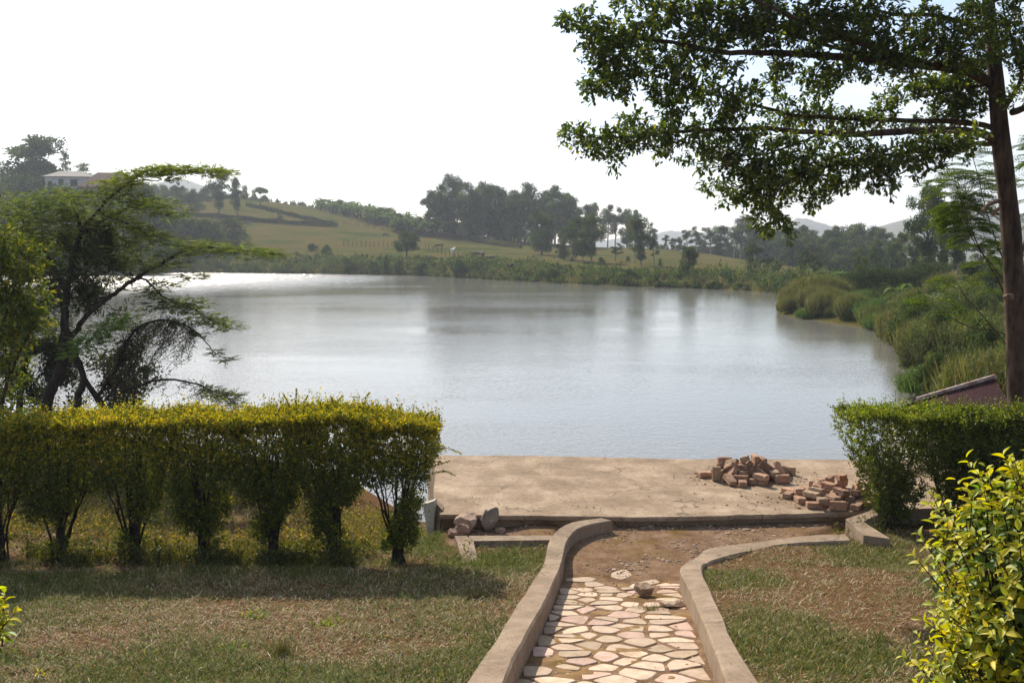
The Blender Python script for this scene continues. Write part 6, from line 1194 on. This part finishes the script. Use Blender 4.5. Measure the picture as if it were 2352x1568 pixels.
for i, (u, y, s) in enumerate([(1965, 66, .85), (1990, 65, .95), (2015, 63, .9), (2035, 60, .85), (1950, 70, .8), (2050, 63, 1.0), (1985, 70, .9)]):
    put_reed(2, uy(u, y), y, s, f'low bright green bank plant right of the reed point, {nth(i)} tuft', 'low green plants right of the reed point', 'plant')
rs = np.random.RandomState(17); cnt2 = 0; i = 0; cand = []
while len(cand) < 95 and i < 4000:
    i += 1; y = rs.uniform(24, 66); x = rs.uniform(10, 42); d = float(poly_sd(LAKE, x, y)); u = CU + F * x / y
    if .3 < d < 15 and 2030 < u < 2480 and not (u > 2050 and y < 26.5 and x < 13): 
        if all((x - a) ** 2 + (y - b_) ** 2 > 1.9 for a, b_, _, _ in cand): cand.append((x, y, d, u))
cand.sort(key=lambda q: q[3])
for i, (x, y, d, u) in enumerate(cand):
    if i % 5 < 3:
        hh = rs.uniform(1.3, 2.4); z = max(tz(x, y), 0); plant('scrub', i % 3, u, 0, 0, f'leafy bush of the overgrown right bank, {nth(i)} growth from the left', 'growth on the right bank', cat='bush', y=y, wide=.8, height=hh)
    else:
        k = 1 if rs.rand() < .62 else (0 if rs.rand() < .6 else 2); put_reed(k, x, y, rs.uniform(.65, 1.1) * (1.0 if k else .8), f'grassy clump of the overgrown right bank, {nth(i)} growth from the left', 'growth on the right bank', 'plant')
for i, (x, y) in enumerate([(22.3, 79.2), (21.2, 76.5), (20.9, 73.6), (21.3, 70.5), (21.9, 68), (22.5, 65), (23, 62.5), (23.1, 60), (22.6, 57.5), (22.2, 55.2), (21.4, 52.5), (20.6, 50), (19.7, 47.5), (19.0, 45), (18.2, 42.5)]):
    for q in range(3):
        put_reed([1, 0, 2][(q + i) % 3], x + rs.uniform(.1, 1.9), y + rs.uniform(-1.4, 1.4), rs.uniform(.3, .85), f'brownish fringe of reeds at the right waterline, {nth(i * 3 + q)} tuft from the far end', 'fringe of reeds at the right waterline', 'reeds')
for i, (u, vt, y, w__, lab) in enumerate([(2100, 668, 46, .8, 'leafy bush on the right bank with rounded top'), (2180, 690, 40, .9, 'wide leafy bush in the middle of the right bank'), (2260, 720, 34, .9, 'bush low on the right bank near the hut'), (2290, 665, 48, .9, 'bush beside the trunk on the right bank'), (2060, 690, 56, .7, 'small bush where the right bank turns'), (2150, 800, 31, .7, 'bush at the water above the hut roof'), (2230, 640, 60, 1.1, 'farther leafy bush on top of the right bank'), (2340, 780, 28, .9, 'bush right of the hut roof beside the trunk')]):
    plant('bush', i % 3, u, vt, 0, lab, cat='bush', y=y, wide=w__)

# ------------------------------------------------------------------ houses
def house(P, L_, Wd, H, rh, rz, wallc, roofc, label, wins, door=None, name='house', hip=False):
    root = empty(name, P, rz); tag(root, label, 'house'); 
    w_ = MB(); w_.box((0, 0, H / 2 - .5), (L_, Wd, H + 1), col=wallc)
    if not hip: w_.add([(-L_ / 2, -Wd / 2, H), (-L_ / 2, Wd / 2, H), (-L_ / 2, 0, H + rh), (L_ / 2, -Wd / 2, H), (L_ / 2, Wd / 2, H), (L_ / 2, 0, H + rh)], [(0, 1, 2), (5, 4, 3)], wallc)
    w_.build('wall', M['plain'], root); r = MB(); o_ = .45; t = .09; hy = Wd / 2 + o_; hz_ = H - o_ * rh / (Wd / 2); hi = L_ * .28 if hip else 0; e = L_ / 2 + o_
    for s in (-1, 1):
        V = np.array([(-e, s * hy, hz_), (e, s * hy, hz_), (e - hi, 0, H + rh + .03), (-e + hi, 0, H + rh + .03)]); r.add(np.vstack([V, V + [0, 0, t]]), [(0, 1, 2, 3), (7, 6, 5, 4), (0, 4, 5, 1), (1, 5, 6, 2), (2, 6, 7, 3), (3, 7, 4, 0)], roofc)
    if hip:
        for s in (-1, 1): V = np.array([(s * e, -hy, hz_), (s * e, hy, hz_), (s * (e - hi), 0, H + rh + .03)]); r.add(np.vstack([V, V + [0, 0, t]]), [(0, 1, 2), (5, 4, 3), (0, 3, 4, 1)], roofc)
    r.build('roof', M['plain'], root)
    for x, z, a, h_ in wins:
        f = MB(); f.box((x, -Wd / 2 - .02, z), (a + .16, .08, h_ + .16), col=(.35, .33, .30)); fo = f.build('window', M['plain'], root); p = MB(); p.box((x, -Wd / 2 - .065, z), (a, .02, h_), col=(.03, .035, .045)); p.build('pane', M['plain'], fo)
    if door: d = MB(); d.box((door, -Wd / 2 - .03, 1.0), (.95, .07, 2.0), col=(.12, .06, .03)); d.build('door', M['plain'], root)
    return root
x = (176 - CU) / F * 225; zt_ = W(160, c1(0, 300)[1], 225)[2]
house((x, 225, zt_ - 3.1), 9.5, 7, 3.1, 1.3, .12, (.55, .54, .55), (.13, .125, .125), 'white house with grey roof and two dark windows on the left hillside', [(-1.2, 1.75, 1.0, 1.2), (1.6, 1.6, 1.5, 1.5)], -3.6, hip=True)
x = (268 - CU) / F * 205; zt_ = W(230, c1(0, 278)[1], 205)[2]
house((x, 205, zt_ - 6.0), 11, 9, 3.0, 3.0, .15, (.35, .28, .24), (.16, .085, .065), 'house with a steep reddish brown hipped roof right of the white house', [(-2, 1.6, 1.2, 1.2)], 1.5, hip=True)
P = hit(*c2(790, 512), tz, 60, 420)
house((P[0], P[1], P[2]), 4.4, 7.0, 2.5, 1.3, math.radians(62), (.24, .19, .15), (.42, .36, .33), 'small brown gabled house at the edge of the banana plants', [(-1.2, 1.4, .7, .8)], .8)
# ------------------------------------------------------------------ fences of the pasture
def fence(L, n_, label):
    pts = [hit(u, v, tz, 40, 420) for u, v in L]; P = smooth_path(pts, 1.0); P[:, 2] = terrain(P[:, 0], P[:, 1]); o0 = P[0].copy(); root = empty('fence', o0); tag(root, label, 'fence'); rs = np.random.RandomState(n_)
    idx = np.linspace(0, len(P) - 1, n_).astype(int)
    for k in idx:
        b = MB(); l = rs.normal(0, .06, 2); b.tube(np.array([P[k] - [0, 0, .3], P[k] + [l[0], l[1], 1.35]]) - o0, [.08, .06], 5); b.build('post', M['bark'], root)
    for h in (.55, 1.1):
        b = MB(); b.tube(P[idx] - o0 + [0, 0, h], .02, 3); b.build('rail', M['bark'], root)
fence([c2(0, 592), c2(150, 592), c2(330, 596)], 16, 'rough post fence on the pasture left of the round tree')
fence([c2(0, 440), c2(140, 462), c2(300, 488)], 13, 'row of thin fence posts below the ridge bananas')
fence([c2(560, 618), c2(660, 640), c2(780, 668)], 9, 'broken post fence along the track by the white cow')
# ------------------------------------------------------------------ cattle
def cow(u, v, col, graze, rz, label, s=1.0):
    P = hit(u, v, tz, 40, 420); V = []; E_ = []; R_ = []
    def add(p, r, par=None): V.append(p); R_.append(r); (E_.append((par, len(V) - 1)) if par is not None else None); return len(V) - 1
    hips = add((-.6, 0, 1.1), .30); mid = add((0, 0, 1.02), .36, hips); sh = add((.55, 0, 1.08), .31, mid); nk = add((.9, 0, .95 if graze else 1.25), .17, sh)
    if graze: hd = add((1.15, 0, .55), .13, nk); mz = add((1.28, 0, .25), .08, hd)
    else: hd = add((1.15, 0, 1.45), .14, nk); mz = add((1.42, 0, 1.28), .085, hd)
    for sy in (-1, 1):
        er = add((V[hd][0] - .05, sy * .2, V[hd][2] + .08), .035, hd)
        k1 = add((-.68, sy * .17, .78), .15, hips); k2 = add((-.76, sy * .17, .45), .07, k1); k3 = add((-.68, sy * .17, .04), .05, k2)
        f1 = add((.5, sy * .16, .75), .11, sh); f2 = add((.5, sy * .16, .4), .06, f1); f3 = add((.5, sy * .16, .04), .05, f2)
    t1 = add((-.93, 0, 1.1), .05, hips); t2 = add((-1.0, 0, .6), .025, t1)
    me = bpy.data.meshes.new('body'); me.from_pydata(V, E_, []); o = bpy.data.objects.new('cow', me); C.collection.objects.link(o); md = o.modifiers.new('skin', 'SKIN')
    for i, r in enumerate(R_): me.skin_vertices[0].data[i].radius = (r, r)
    me.skin_vertices[0].data[0].use_root = True; o.modifiers.new('sub', 'SUBSURF').levels = 1; o.modifiers['sub'].render_levels = 1
    m, n, oo = newmat('cow_hide'); finish(n, oo, col, .8); me.materials.append(m); o.location = (P[0], P[1], P[2] - .03); o.rotation_euler = (0, 0, rz); o.scale = (s, s, s); tag(o, label, 'cow', 'cattle grazing on the far pasture')
cow(*c2(742, 645), (.75, .72, .66), False, 1.2, 'white cow standing on the pasture, apart from the dark ones')
cow(*c2(900, 670), (.035, .025, .02), True, .2, 'dark cow grazing, leftmost of the three close together')
cow(*c2(950, 670), (.03, .022, .02), False, 1.5, 'dark cow seen end-on, middle of the three close together')
cow(*c2(1000, 700), (.045, .04, .035), True, 3.3, 'dark cow grazing lower down, nearest the shore bushes of the three')
cow(*c2(650, 608), (.10, .05, .03), True, 3.0, 'brown cow grazing left of the white cow')
cow(*c2(1155, 757), (.02, .02, .03), True, 0, 'dark cow half hidden in the bushes at the far shore')
cow(*c2(284, 524), (.05, .03, .02), True, .3, 'small dark cow high on the pasture above the round tree', .75)
# ------------------------------------------------------------------ air
hb = MB(); x0, x1, y0, y1, z0, z1 = -2900, 2900, -2900, 2900, -9, 190; hb.add([(x, y, z) for x in (x0, x1) for y in (y0, y1) for z in (z0, z1)], [(0, 1, 3, 2), (4, 6, 7, 5), (0, 4, 5, 1), (2, 3, 7, 6), (0, 2, 6, 4), (1, 5, 7, 3)])
m, n, o = newmat('haze'); pv = N_(n, 'ShaderNodeVolumePrincipled'); pv.inputs['Color'].default_value = (.80, .88, 1.0, 1); pv.inputs['Density'].default_value = .00040; pv.inputs['Anisotropy'].default_value = .25
n.links.new(pv.outputs[0], o.inputs['Volume']); hz_ = fixn(hb.build('haze', m)); tag(hz_, 'thin pale haze over the whole valley', kind='stuff')
